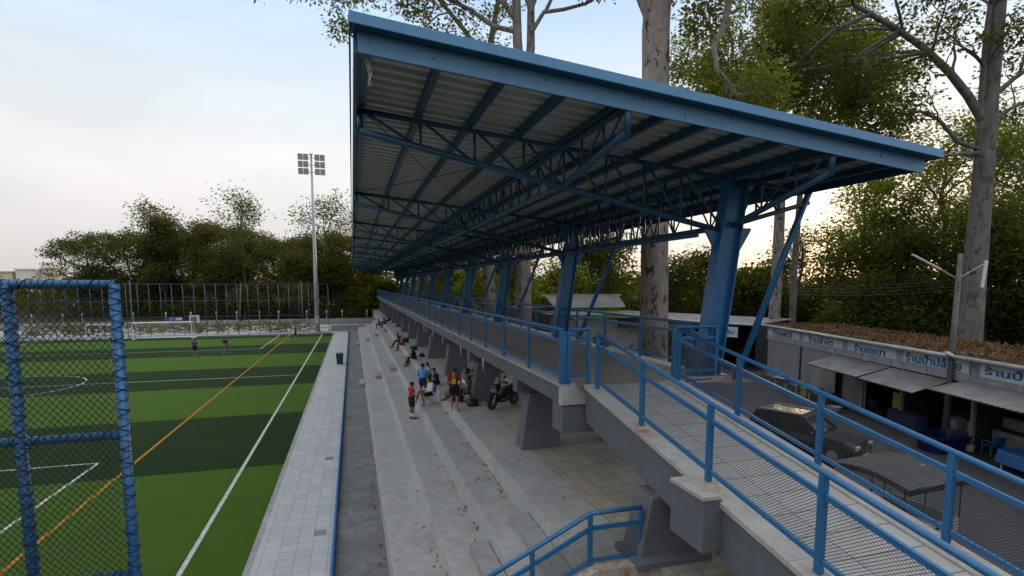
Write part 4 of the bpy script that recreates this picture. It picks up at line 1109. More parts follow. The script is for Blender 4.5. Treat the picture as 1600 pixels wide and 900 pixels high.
def tall_tree(label, base, trunk, limbs, bk, lm, seed, per=26, crad=.55, lsize=.28, group=None, maxl=2, prm=None, name='tall_tree', thin=1.0, avoid=None):
    """trunk: [(dx,dy,z,r)], limbs: list of (points, r0, further)"""
    rd = random.Random(seed); r = np.random.default_rng(seed)
    t = thing(name, label, 'tree', (base[0], base[1], 0), 0, group)
    tr = MB().tube([(x,y,z) for x,y,z,_ in trunk], [q[3] for q in trunk], 14, cap=True)
    # root flare
    tk = tr.build('trunk', bk, t, smooth=True, local=True)
    P = dict(wob=.16, up=(.02,.04,.0), n=(4,4,3), spread=.75, ratio=.62, seg=5)
    if prm: P.update(prm)
    tips = []; mb = MB()
    for pts, r0, further in limbs:
        pts = [Vector(p) for p in pts]
        rad = list(np.linspace(r0, r0*.5, len(pts)))
        mb.tube(pts, rad, 8, cap=False)
        for (ti, L, n) in further:
            k = ti*(len(pts)-1); i = min(int(k), len(pts)-2); q = pts[i].lerp(pts[i+1], k-i); d = (pts[i+1]-pts[i]).normalized()
            for j in range(n):
                ax = Vector((rd.gauss(0,1), rd.gauss(0,1), rd.gauss(0,.8))); ax = (ax-d*ax.dot(d)).normalized()
                sp = rd.uniform(.4,1.1)
                grow(mb, q, d*math.cos(sp)+ax*math.sin(sp), L*rd.uniform(.7,1.2), r0*.35, 0, maxl, tips, rd, P)
    mb.build('limb', bk, t, smooth=True, local=True)
    tips = [p for p in tips if rd.random() < thin]
    if avoid: tips = [p for p in tips if not avoid(p)]
    C = cluster([tuple(p) for p in tips], per, crad, r, .7)
    leaf_mesh('crown', C, lsize, lm, t, seed, flat=.45, droop=.35)
    return t
def rt(lat, z, fwd_=0.):     # local offset seen sideways
    return (lat*CP+fwd_*SP, -lat*SP+fwd_*CP, z)

# tree A: massive pale spotted trunk just behind the walkway
tall_tree('massive pale trunk with dark spots rising behind the walkway beside the nearest column', (12.7, 20.8),
    [(0,0,-.1,.85),(0,0,.6,.68),(0,0,3,.61),(-.06,.1,9,.58),(-.12,.2,14,.56),(-.15,.3,17.6,.57),(-.1,.3,18.8,.55),(0,.3,24,.42)],
    [([rt(-.2,17.4),rt(-.75,18.6),rt(-1.5,20.2),rt(-2.4,22.6),rt(-4,25)], .36, [(.6,4,4),(1,5,4)]),
     ([rt(.3,20.5),rt(1.4,21.2),rt(2.3,20.4),rt(2.75,19.0),rt(2.55,17.7),rt(2.15,16.9),rt(2.3,16.0),rt(3.1,15.0)], .19, [(.55,1.6,1),(.95,1.8,3),(1,1.8,3)]),
     ([rt(.3,19.2),rt(1.2,19.9),rt(2.8,21),rt(4.6,22.6)], .2, [(.5,2.6,3),(1,3.5,4)]),
     ([rt(0,23),rt(.4,25),rt(1.5,28)], .34, [(.5,5,4),(1,5,5)]),
     ([rt(.1,19.6),rt(.9,19.4),rt(1.6,19.0)], .05, [(.7,1.4,2),(1,1.2,2)])],
    M['bark_pale'], M['leaf_olive'], 11, per=14, crad=.36, lsize=.24, prm=dict(n=(3,3,3)))
# tree B: forked pale tree above the roof
bB = lf(.85, 42)
tall_tree('pale forked tree with spreading limbs rising beyond the roof near its front half', bB,
    [(0,0,-.1,.95),(0,0,.8,.70),(0,0,8,.62),(0,0,17,.56),(-.2,0,22,.5)],
    [([rt(-.1,21),rt(-.45,25),rt(-.55,29),rt(-.9,33),rt(-1.2,38)], .40, [(.5,5,4),(.8,6,4),(1,6,5)]),
     ([rt(.1,21.5),rt(.55,24.5),rt(.55,27.4),rt(1.4,29.6),rt(2.4,33)], .36, [(.6,5,3),(1,6,5)]),
     ([rt(.55,27.2),rt(0,28.6),rt(-.2,31.5),rt(-.4,34)], .22, [(.6,5,3),(1,5,4)]),
     ([rt(-.4,26.2),rt(-1.4,27.6),rt(-2.8,28.5),rt(-4.6,29.8),rt(-7,32)], .24, [(.35,4,2),(.6,5,3),(.8,5,4),(1,6,5)]),
     ([rt(-.4,25.6),rt(-2.2,26.0),rt(-4,27.2),rt(-7,28.6),rt(-10.5,29.2),rt(-13,30)], .20, [(.4,4,2),(.6,4,4),(.8,4,4),(1,4.5,5)]),
     ([rt(.6,25.6),rt(1.5,27.0),rt(3,27.2),rt(4.6,27.6),rt(6.5,28.7),rt(8.6,29.1)], .17, [(.6,1.4,1),(.8,1.6,1),(1,2.5,2)]),
     ([rt(1.6,27.0),rt(2.4,28.6),rt(4.0,30.4),rt(6,32)], .14, [(.7,3.4,3),(1,4,4)])],
    M['bark_pale'], M['leaf_olive'], 23, per=24, crad=.42, lsize=.32, prm=dict(n=(3,4,3), spread=.7), thin=.62)
# tree C: next pale trunk further along
bC = lf(-2.2, 52)
tall_tree('second pale trunk farther along the back of the walkway, crown hidden by the roof', bC,
    [(0,0,-.1,.8),(0,0,1,.62),(0,0,10,.55),(0,0,22,.48),(.2,0,29,.4)],
    [([rt(0,27),rt(-2,30),rt(-5,33.5),rt(-8,36)], .26, [(.5,6,3),(1,6,4)]), ([rt(0,28),rt(1,33),rt(3,38)], .3, [(.6,6,4),(1,6,4)])],
    M['bark_pale'], M['leaf_olive'], 29, per=16, crad=.6, lsize=.4, thin=.6)
# tree D / E : pale trunks seen under the roof corner, with a light green crown above the roof
bD = lf(22.9, 47)
tall_tree('pale slender tree with light green crown standing behind the shops, left of the sky gap', bD,
    [(0,0,-.1,.6),(0,0,1,.52),(.1,0,6,.46),(.1,0,12,.44),(.05,0,18,.34),(-.1,0,24,.22)],
    [([rt(0,17.5),rt(-1.6,20),rt(-3.4,22.6),rt(-4.6,25)], .2, [(.5,3.5,3),(.8,3.5,4),(1,3.5,4)]), ([rt(0,18.5),rt(1.6,20.5),rt(3.4,22.8),rt(4.6,25)], .2, [(.4,3.4,3),(.7,3.4,4),(1,3.4,4)]),
     ([rt(0,22),rt(.4,25),rt(.2,28)], .2, [(.3,3.5,4),(.7,3.5,4),(1,3,4)]), ([rt(0,17.5),rt(.5,19.5,-2.5),rt(.3,22,-4.6)], .16, [(.5,3.5,4),(1,3.5,4)]), ([rt(0,18),rt(-1,21,2.5),rt(-1,23,4.5)], .16, [(.6,3.5,4),(1,3.5,4)]), ([rt(0,16.8),rt(-2.8,18.4),rt(-5.6,20.2)], .14, [(.6,3,4),(1,3,4)]),
     ([rt(0,16.5),rt(2.6,17.6),rt(5.6,19.5)], .14, [(.6,3,4),(1,3,4)])],
    M['bark_pale'], M['leaf_light'], 31, per=20, crad=.40, lsize=.30, prm=dict(n=(4,3,3), spread=.8))
bE = lf(25.6, 49)
tall_tree('thin grey trunk just to the right of the pale slender tree behind the shops', bE,
    [(0,0,-.1,.34),(0,0,3,.30),(-.1,0,9,.28),(.1,0,15,.24),(.1,0,19,.2)],
    [([rt(0,18),rt(1.5,21),rt(3.5,23.5)], .14, [(.6,3.4,3),(1,3.4,3)]), ([rt(0,18.5),rt(-.5,22),rt(-1,26)], .16, [(.6,3.4,3),(1,3.4,4)])],
    M['bark_grey'], M['leaf_light'], 37, per=15, crad=.5, lsize=.34)
# tree F: large grey tree at right
bF = (32.84, 21.4)
tall_tree('large grey trunk with heavy limbs rising behind the lamp pole and the leaf strewn roof', bF,
    [(0,0,-.1,.95),(0,0,1.2,.75),(0,0,4,.66),(.1,0,8,.54),(.12,0,12,.47),(.1,0,14.5,.46),(.08,0,17,.40),(.15,0,21,.34),(.2,0,26,.26)],
    [([rt(-.1,15.6),rt(-1.1,17.0),rt(-2.2,18.2),rt(-3.6,19.4),rt(-5.2,20.4),rt(-7.5,21.6)], .24, [(.35,2.6,2),(.55,3.4,3),(.75,3.6,4),(1,3.4,3)]),
     ([rt(-.2,14.6),rt(-.35,17),rt(-.4,20),rt(-.2,24)], .2, [(.5,3.4,3),(.8,4,4),(1,4,4)]),
     ([rt(-.2,14.2),rt(-1.4,14.6),rt(-2.6,15.8),rt(-3.6,16.2),rt(-5,15.9)], .13, [(.5,2.2,2),(.8,2.2,4),(1,2.2,4)]),
     ([rt(-.2,14.0),rt(-1.2,14.0),rt(-1.8,13.9)], .15, []),
     ([rt(-3.4,19.2),rt(-5.4,18.9),rt(-7.6,18.6),rt(-10,18.3)], .11, [(.4,2.2,2),(.7,2.2,3),(1,2.4,2)]),
     ([rt(.3,17.0),rt(1.3,17.9),rt(2.6,18.8)], .16, [(.6,3,3),(1,3.6,4)]), ([rt(.3,15.6),rt(1.2,16.3),rt(2.6,17)], .12, [(.6,2.6,3),(1,3,4)]),
     ([rt(-6.5,21.2),rt(-8.6,20.2),rt(-10.4,18.6)], .12, [(.4,2.4,3),(.8,2.4,3)]),
     ([rt(-5,20.3),rt(-6.6,19.4),rt(-8.4,17.9)], .10, [(.5,2.2,2),(.9,2.2,3)])],
    M['bark_grey'], M['leaf_dark'], 41, per=18, crad=.30, lsize=.25, prm=dict(n=(3,3,3), up=(0.,-.02,-.03), spread=.75), thin=.5)

# generic trees for the woods
def sparse_tree(label, base, h, seed, lm, bk=None, group=None, lean=0, per=12, lsize=.42, crad=.6, trunk_r=.22, first=.35, thin=1.):
    rd = random.Random(seed); r = np.random.default_rng(seed)
    t = thing('sparse_tree', label, 'tree', (base[0], base[1], 0), 0, group)
    mb = MB(); tips = []
    P = dict(wob=.14, up=(.06,.05,.02), n=(3,3,3), spread=.8, ratio=.6, seg=5)
    pts = [(0,0,-.1)]; rad = [trunk_r*1.3]
    for i in range(1, 9):
        q = i/8; pts.append((lean*q*q*h*CP+rd.gauss(0,.12), -lean*q*q*h*SP+rd.gauss(0,.12), h*.86*q)); rad.append(trunk_r*(1-.75*q)+.02)
    MB().tube(pts, rad, 9).build('trunk', bk or M['bark_grey'], t, smooth=True, local=True)
    for j in range(13):
        q = first+(1-first)*(j+.5)/13; k = q*8; i = min(int(k), 7)
        p = Vector(pts[i]).lerp(Vector(pts[i+1]), k-i); a = rd.uniform(0, 2*PI)
        d = Vector((math.cos(a), math.sin(a), rd.uniform(.35,1.0)))
        grow(mb, p, d, h*.26*(1.15-.6*q)*rd.uniform(.8,1.2), trunk_r*.4, 0, 2, tips, rd, P)
    mb.build('limb', bk or M['bark_grey'], t, smooth=True, local=True)
    tips = [p for p in tips if rd.random() < thin]
    leaf_mesh('crown', cluster([tuple(p) for p in tips], per, crad, r, .7), lsize, lm, t, seed, flat=.4, droop=.2)
    return t
def bushy_tree(label, base, h, rx, seed, lm, n_cl=210, per=34, lsize=.5, crad=.75, z0=.12, group=None, bk=None, lump=.35, name='bushy_tree'):
    rd = random.Random(seed); r = np.random.default_rng(seed)
    t = thing(name, label, 'tree', (base[0], base[1], 0), 0, group)
    MB().tube([(0,0,-.1),(.1,0,h*.3),(-.1,.1,h*.62)], [.32,.24,.1], 8).build('trunk', bk or M['bark_dark'], t, smooth=True, local=True)
    # lumpy ellipsoid: a dozen sub-crowns
    subs = []
    for i in range(11):
        a = rd.uniform(0, 2*PI); q = rd.uniform(0, 1)
        rr = rx*rd.uniform(.25,.72)*(1-.45*q)
        subs.append((rr*math.cos(a), rr*math.sin(a), h*(z0+.16)+(h*(.88-z0-.16))*q, rx*rd.uniform(.28,.50)))
    subs.append((0,0,h*.9,rx*.32))
    cs = []; mb = MB()
    for (x,y,z,s_) in subs:
        d = r.normal(size=(n_cl//12, 3)); d /= np.linalg.norm(d, axis=1)[:,None]
        cs.append(np.array([x,y,z])+d*s_*r.uniform(.55,1.05,(len(d),1))*np.array([1,1,.8]))
        mb.tube([(0,0,h*.25),(x*.5,y*.5,(z+h*.3)/2),(x,y,z)], [.14,.09,.03], 5, cap=False)
    mb.build('limb', bk or M['bark_dark'], t, smooth=True, local=True)
    C = cluster(np.concatenate(cs), per, crad, r, .6)
    leaf_mesh('crown', C[C[:,2] > .2], lsize, lm, t, seed, flat=.5)
    return t
def dome_tree(label, base, top, rx, seed, lm, n_cl=760, per=46, lsize=.46, thick=5., group=None):
    rd = random.Random(seed); r = np.random.default_rng(seed)
    t = thing('rain_tree', label, 'tree', (base[0], base[1], 0), 0, group)
    MB().tube([(0,0,-.1),(0,0,2.5),(.3,0,top*.38)], [.9,.7,.5], 10).build('trunk', M['bark_dark'], t, smooth=True, local=True)
    mb = MB()
    a = r.uniform(0, 2*PI, n_cl); rr = np.sqrt(r.uniform(0, 1, n_cl))
    zt = (top-thick)+thick*np.sqrt(np.maximum(0, 1-rr**2.4))
    lumps = .8*np.sin(a*5+rr*9)+.7*np.sin(a*9-rr*14)+.5*np.sin(a*3+rr*21)
    z = zt + lumps*.55 - np.where(r.random(n_cl) < .55, r.exponential(1.2, n_cl), r.uniform(0, 1, n_cl)*(zt-3.5))
    C0 = np.stack([rr*rx*np.cos(a), rr*rx*np.sin(a), z], 1)
    for i in range(16):
        c = C0[rd.randrange(n_cl)]
        mb.tube([(.3,0,top*.36),(c[0]*.4,c[1]*.4,top*.55),(c[0]*.8,c[1]*.8,c[2]-1.6),(c[0],c[1],c[2])], [.32,.22,.12,.05], 6, cap=False)
    mb.build('limb', M['bark_dark'], t, smooth=True, local=True)
    leaf_mesh('crown', cluster(C0, per, .72, r, .5), lsize, lm, t, seed, flat=.7)
    return t

M['cream'] = mat('cream_town_wall', (.62,.50,.36), .8, var=.15, scale=.2); M['townwhite'] = mat('white_town_wall', (.72,.68,.60), .8, var=.15, scale=.2); M['rooftile'] = mat('brown_roof_tile', (.22,.13,.10), .8, var=.2)
# left: rain trees and dusty trees beyond the road behind the far fence
dome_tree('broad dark rain tree at the left end of the line beyond the far fence', lf(-85, 122), 17.6, 15.5, 51, M['leaf_far'], n_cl=900)
dome_tree('broad dark rain tree in the middle of the line beyond the far fence', lf(-68, 126), 19.8, 15, 52, M['leaf_far'], n_cl=900)
dome_tree('rain tree between the tall sparse tree and the floodlight mast', lf(-53, 128), 16.8, 14, 53, M['leaf_far'])
dome_tree('rain tree with reddish leaves behind the floodlight mast', lf(-40, 124), 18.0, 12.5, 54, M['leaf_far2'])
bushy_tree('dusty olive tree with a ragged top standing before the left rain tree', lf(-72, 112), 21.0, 6.6, 61, M['leaf_far2'], n_cl=280, per=44, lsize=.46, crad=.85)
bushy_tree('dusty olive tree beside the tall sparse tree, its top just above the rain trees', lf(-62, 110), 20.2, 7.0, 62, M['leaf_far2'], n_cl=280, per=44, lsize=.46, crad=.85)
bushy_tree('lower dusty tree under the rain trees near the white goal', lf(-56, 108), 14.5, 7.0, 63, M['leaf_far2'], n_cl=280, per=44, lsize=.46, crad=.85)
bushy_tree('low olive tree behind the far fence left of the floodlight mast', lf(-44, 108), 13., 6.6, 64, M['leaf_far2'], n_cl=280, per=44, lsize=.46, crad=.85)
bushy_tree('low dark tree right of the floodlight mast beyond the far fence', lf(-36, 112), 12.5, 6.5, 65, M['leaf_wood'], n_cl=280, per=44, lsize=.46, crad=.85)
sparse_tree('tall sparse tree showing sky through its crown above the rain trees', lf(-53.5, 108), 24.0, 71, M['leaf_far2'], lsize=.5, first=.52, per=9, crad=.8, thin=.8)
sparse_tree('sparse leafy treetop just right of the floodlight mast', lf(-38.5, 112), 24.5, 72, M['leaf_far2'], lsize=.5, first=.55, per=10, crad=.8, thin=.8)
sparse_tree('thin treetop poking over the left rain tree', lf(-72.5, 113), 23.5, 73, M['leaf_far2'], lsize=.5, first=.6, per=9, crad=.8, thin=.7)
sparse_tree('twiggy dark tree cut off by the left edge of the picture', lf(-63.5, 62), 11.4, 74, M['leaf_far'], lsize=.4, first=.35, per=9)
bushy_tree('low dark bushes filling the foot of the leftmost rain tree', lf(-93, 120), 10.5, 7.5, 66, M['leaf_far'], n_cl=280, per=44, lsize=.46, crad=.85, z0=.02)
bushy_tree('dark bushes under the middle rain tree', lf(-79, 118), 10.5, 7.5, 67, M['leaf_far'], n_cl=280, per=44, lsize=.46, crad=.85, z0=.02)
# far end of the stand
bushy_tree('leafy tree beyond the far end of the grandstand', lf(-33, 128), 13, 6, 81, M['leaf_wood'], lsize=.6, crad=.9)
bushy_tree('bright green banana clump at the far end of the seating', lf(-25.5, 108), 6.6, 4.2, 82, M['leaf_bright'], n_cl=130, per=20, lsize=1.1, crad=.8, z0=.02)
bushy_tree('bright green shrub between the far seating and the walkway end', lf(-29.5, 112), 5.2, 3.6, 83, M['leaf_bright'], n_cl=110, per=20, lsize=1.0, crad=.8, z0=.02)

# woods behind walkway and shops
WOOD = [   # lat, fwd, h, rx, material, label
 (-17, 118, 13, 6.5, 'leaf_wood', 'wood tree seen low between the farthest leaning columns'),
 (-10, 98, 13, 6.5, 'leaf_wood', 'wood tree seen between the fifth and sixth leaning columns'),
 (-4.5, 82, 13, 6, 'leaf_light', 'lit green tree seen between the third and fourth leaning columns'),
 (1.5, 74, 12, 5.5, 'leaf_wood', 'dull green tree between the two pale trunks behind the walkway'),
 (5.5, 60, 9.2, 4.6, 'leaf_light', 'yellow green bushy tree just right of the second leaning column'),
 (10.5, 66, 13.5, 5.5, 'leaf_wood', 'tree over the roof of the green building'),
 (13, 74, 13, 6, 'leaf_wood', 'taller tree directly behind the green building'),
 (18.5, 62, 9.5, 6, 'leaf_dark', 'dark tree just right of the massive spotted trunk'),
 (23, 66, 10.8, 6, 'leaf_wood', 'dull tree behind the nearest leaning column'),
 (25.5, 57, 8.4, 5, 'leaf_dark', 'low dark tree behind the two slender trunks'),
 (31, 62, 10.8, 6, 'leaf_wood', 'brownish dull tree at the foot of the bright sky gap'),
 (31, 47, 7.0, 4.4, 'leaf_dark', 'low dark shrub tree close behind the first shop sign'),
 (36.5, 53, 15.5, 6.4, 'leaf_dark', 'tall dense dark tree under the corner of the roof'),
 (34.5, 47, 12.0, 4.8, 'leaf_dark', 'dense dark tree behind the third shop sign'),
 (42, 50, 10.5, 5.5, 'leaf_dark', 'dark tree behind the lamp pole arm'),
 (39.5, 45, 13.5, 5.2, 'leaf_dark', 'dense dark tree just left of the large grey trunk behind the roof'),
 (45, 43, 8.5, 5, 'leaf_dark', 'low dark tree at the foot of the large grey trunk'),
 (48, 57, 15.5, 7, 'leaf_wood', 'dull tree in the wood right of the large grey trunk'),
 (44, 66, 17, 7, 'leaf_light', 'light green tree top above the dense dark tree'),
 (50, 46, 9.5, 5.5, 'leaf_dark', 'low dark tree at the right edge behind the roof'),
 (56, 54, 14, 6.5, 'leaf_wood', 'farthest right dull tree of the wood'),
]
for i, (la, fw, h, rx, lm, lb) in enumerate(WOOD):
    bushy_tree(lb, lf(la, fw), h, rx, 100+i, M[lm], n_cl=260, per=34, lsize=.42, crad=.7, z0=.04, group='trees of the wood behind the walkway and shops', name='wood_tree')
LIGHT = [(44.5, 56, 24, 'light green open tree with curved trunk left of the large grey trunk'), (52, 60, 25, 'open leafy tree behind the limbs of the large grey trunk'), (39, 60, 19, 'open leafy tree whose twigs reach the roof corner'),
         (57, 52, 24, 'open leafy tree at the upper right edge'), (46, 48, 27, 'tall open leafy tree filling the sky just left of the large grey trunk'), (53, 47, 28, 'tall open leafy tree behind the right hand limbs of the large grey trunk'), (60, 62, 26, 'far open leafy tree at the right edge')]
for i, (la, fw, h, lb) in enumerate(LIGHT):
    sparse_tree(lb, lf(la, fw), h, 140+i, M['leaf_light'], per=20, lsize=.36, crad=.5, first=.28, lean=(.03 if i % 2 else -.03), trunk_r=.3)
sparse_tree('bare twiggy young tree glowing in the sky gap', lf(32, 60), 13.5, 150, M['leaf_far2'], per=4, lsize=.3, crad=.5, first=.5)

# mass of distant wood closing the horizon
r = np.random.default_rng(5)
n = 900; az = r.uniform(-.62, 1.0, n); dist = r.uniform(150, 240, n)
C0 = np.stack([dist*np.sin(az+PSI*.0), dist*np.cos(az), r.uniform(.3, 1, n)*np.where(az < -.30, 5.2, 9.5)], 1)
fwood = leaf_mesh('distant_wood', cluster(C0, 26, 2.3, r, .6), 1.7, M['leaf_wood'], None, 5, flat=.5)
tag(fwood, 'dim mass of distant trees along the horizon', 'wood', kind='stuff')
# undergrowth below the near woods and beyond the far fence
pts = []
for _ in range(520): 
    la, fw = r.uniform(10, 62), r.uniform(46, 64); x, y = lf(la, fw); pts.append((x, y, r.uniform(.2, 2.6)))
for _ in range(800):
    la, fw = r.uniform(-95, -24), r.uniform(106, 124); x, y = lf(la, fw); pts.append((x, y, r.uniform(.2, 3.6)))
for _ in range(200):
    la, fw = r.uniform(-24, 12), r.uniform(64, 122); x, y = lf(la, fw)
    if x > 10.5: pts.append((x, y, r.uniform(.2, 2.2)))
ug = leaf_mesh('undergrowth', cluster(pts, 24, .9, r, .7), .5, M['leaf_wood'], None, 6, flat=.4)
tag(ug, 'dull green undergrowth at the feet of the trees', 'undergrowth', kind='stuff')
# dry weeds in the gravel yard and rubble
pts = [(r.uniform(-44, -6), r.uniform(85, 97), r.uniform(.05, .9)) for _ in range(170)]
wd = leaf_mesh('weeds', cluster(pts, 22, .45, r, .6), .42, M['leaf_weed'], None, 8, flat=.2)
tag(wd, 'dry brown weeds growing in the gravel beyond the far fence', 'weeds', kind='stuff')
# fallen leaves: on the shop roof, the steps and the road
c = []
for _ in range(26000):
    x, y = r.uniform(-.2, 4.95), r.uniform(SY0, SY1-.2)
    if r.random() < .25 + .75*(math.sin(x*2.1+y*.9)+math.sin(y*1.7-x) > -.9):
        p = SM @ Vector((x, y, 3.985+(x+.35)*.004+r.uniform(0, .05))); c.append(tuple(p))
fl = leaf_mesh('fallen_leaves', c, .19, M['leaf_dry'], None, 9, flat=.92, aspect=.6); tag(fl, 'brown fallen leaves covering the roof of the shops', 'leaves', kind='stuff')
c = []
for (x0, ya, yb, z, k) in ((3.62, 12.0, 19.5, ZT[2], 70), (2.66, 10.5, 16, ZT[1], 34), (1.66, 9, 14, ZT[0], 20), (.56, 9, 30, ZF, 70), (4.3, 9, 30, ZT[3], 14), (2.2, 9, 40, ZT[1], 16), (3.3, 9, 40, ZT[2], 16), (7, 12, 40, ZT[3], 30)):
    for _ in range(k):
        wdt = .09 if x0 in (3.62, 2.66, 1.66, .56) else .6
        yc = r.uniform(ya, yb)
        c.append((x0+r.normal()*wdt, yc, z+.012+r.uniform(0, .02)))
c += [(r.uniform(9.5, 24), r.uniform(4, 34), .0) for _ in range(260)]
fl2 = leaf_mesh('fallen_leaves', c, .10, M['leaf_dry'], None, 10, flat=.93, aspect=.6); tag(fl2, 'dry leaves blown along the concrete steps', 'leaves', kind='stuff')
r2 = np.random.default_rng(77)

# rubble heaps, posts, poster and road things beyond the far fence
mb = MB()
for _ in range(70):
    x, y = r2.uniform(-46, -2), r2.uniform(84, 97); s_ = r2.uniform(.15, .55)
    mb.ell((x, y, s_*.3), (s_*1.4, s_, s_*.6), 7, 4)
rb = mb.build('rubble', M['gravel']); tag(rb, 'low heaps of pale rubble in the gravel yard', 'rubble', kind='stuff')
p0 = None
for i, x in enumerate(np.linspace(-52, 6, 17)):
    if p0 is None:
        p0 = thing('marker_post', 'white tipped concrete post in the row along the far road', 'post', (x, 102.2, 0), 0, 'white tipped posts along the far road')
        MB().tube([(0,0,-.1),(0,0,2.0)], .09, 8).build('post_body', M['lowwall'], p0, local=True)
        MB().tube([(0,0,2.003),(0,0,2.35)], .10, 8).build('white_tip', M['townwhite'], p0, local=True)
    else: dup(p0, (x+r2.uniform(-.8,.8), 102.2, 0), 0)
for i, (x, y, hh, lb) in enumerate(((-33.5, 98.5, 9.5, 'slim pale utility pole left of the far goal'), (-18.6, 101, 9.0, 'slim pale utility pole leaning slightly behind the far goal'), (-8.5, 101, 9.2, 'slim grey utility pole left of the floodlight mast'))):
    t = thing('utility_pole', lb, 'pole', (x, y, 0)); hh *= .8; MB().tube([(x,y,0),(x+(.5 if i == 1 else 0),y,hh)], [.13,.09], 8).build('pole', M['polegrey'], t, smooth=True)
    MB().bar((x-.5+(.5 if i == 1 else 0),y,hh-.4),(x+.5+(.5 if i == 1 else 0),y,hh-.4),.08,.08).build('cross_arm', M['polegrey'], t)
M['posterblue'] = mat('poster_blue', (.10,.16,.42), .5); M['posterred'] = mat('poster_red', (.38,.07,.05), .5); M['posterpale'] = mat('poster_pale', (.55,.58,.62), .5)
for (xx, wd_, z0_, z1_, ma, mb_, lb) in ((-27.6, 1.9, .25, 1.65, 'posterred', 'posterblue', 'red and blue banner with a round mark fixed before the low wall behind the goal'), (-24.9, 1.5, .75, 1.95, 'posterpale', 'posterred', 'pale and red banner right of the round marked one behind the goal')):
    po = thing('banner', lb, 'banner', (xx, 99.0, 0))
    MB().box(xx-wd_/2, xx+wd_/2, 99.0, 99.04, z0_, z1_).build('panel', M['posterblue' if ma == 'posterred' else ma], po)
    MB().cyl((xx-.1, 98.985, (z0_+z1_)/2-.1), 'y', .5, .02, 20).build('mark', M[ma if ma == 'posterred' else mb_], po)
    MB().box(xx+.1, xx+wd_/2-.05, 98.95, 98.97, z1_-.4, z1_-.1).build('stripe', M['posterpale'], po)
    for x in (xx-wd_/2+.1, xx+wd_/2-.1): MB().bar((x, 99.1, 0), (x, 99.1, z1_), .06, .06).build('post', M['galv'], po)
# sunlit town on the skyline
def house(lat, fwd, w, h, d, m, label, gable=True, z0=0):
    x, y = lf(lat, fwd); t = thing('house', label, 'house', (x, y, z0), -PSI+.1)
    MB().box(-w/2, w/2, 0, d, 0, h).build('wall', m, t, local=True)
    if gable: MB().prism([(-w/2-.8, h), (w/2+.8, h), (w*.2, h+w*.16), (-w*.2, h+w*.16)], 'y', -.6, d+.6).build('roof', M['rooftile'], t, local=True)
    else: MB().box(-w/2-.4, w/2+.4, -.4, d+.4, h+.003, h+.6).build('roof', m, t, local=True)
    k = max(2, int(w/4))
    for i in range(k):
        xx = -w/2+w*(i+.5)/k
        f = MB().box(xx-.7, xx+.7, -.12, -.01, h*.5, h*.5+1.6).build('window', M['glass'], t, local=True)
house(-236, 250, 9, 12.4, 10, M['cream'], 'small cream building low on the skyline at the left edge', False)
house(-226.5, 252, 8.5, 13.6, 10, M['townwhite'], 'white flat roofed building on the skyline above the near fence bar', False)
house(-221, 256, 7, 12.2, 8, M['cream'], 'brown roofed house on the skyline')
house(-214.5, 250, 5.4, 14.0, 8, M['cream'], 'cream block on the skyline beside the left rain tree', False)
house(-44, 160, 9, 7.4, 8, M['cream'], 'cream house glimpsed between trees past the far end of the stand', False)
house(-62, 175, 8, 6.0, 8, M['cream'], 'pale house half hidden behind the trees left of the floodlight mast', False)
house(-118, 150, 22, 5.4, 8, M['townwhite'], 'pale house with brown roof behind the left part of the far fence')
house(-98, 140, 15, 5.0, 8, M['cream'], 'cream house with brown roof behind the far fence beside the left rain tree')

# ------------------------------------------------------------------ people
def remesh(mb, name, m, parent, vox=.012, smooth=3):
    me = bpy.data.meshes.new('tmp'); me.from_pydata(mb.v, [], mb.f)
    bm = bmesh.new(); bm.from_mesh(me)
    bmesh.ops.recalc_face_normals(bm, faces=bm.faces); bm.to_mesh(me); bm.free()
    o = bpy.data.objects.new('tmp', me); COL.objects.link(o)
    md = o.modifiers.new('r', 'REMESH'); md.mode = 'VOXEL'; md.voxel_size = vox; md.use_smooth_shade = True
    s_ = o.modifiers.new('s', 'SMOOTH'); s_.iterations = smooth; s_.factor = .5
    dg = bpy.context.evaluated_depsgraph_get(); dg.update()
    out = bpy.data.meshes.new_from_object(o.evaluated_get(dg)); bpy.data.objects.remove(o)
    out.materials.clear(); out.materials.append(m)
    for p in out.polygons: p.use_smooth = True
    r_ = bpy.data.objects.new(name, out); COL.objects.link(r_); r_.parent = parent
    return r_
def fab(name, c, rough=.85): 
    if name not in M: M[name] = mat(name, c, rough, var=.22, scale=9, obj=True, spec=.25)
    return M[name]
SKIN = [fab('skin_tan', (.33,.19,.12), .55), fab('skin_brown', (.24,.13,.08), .55)]
HAIR = fab('black_hair', (.012,.011,.011), .5)
def seg_tube(mb, pts, rad, n=10):
    mb.tube(pts, rad, n)
    for p, r_ in zip(pts[1:-1], rad[1:-1]): mb.ell(p, (r_*.99,)*3, 10, 6)
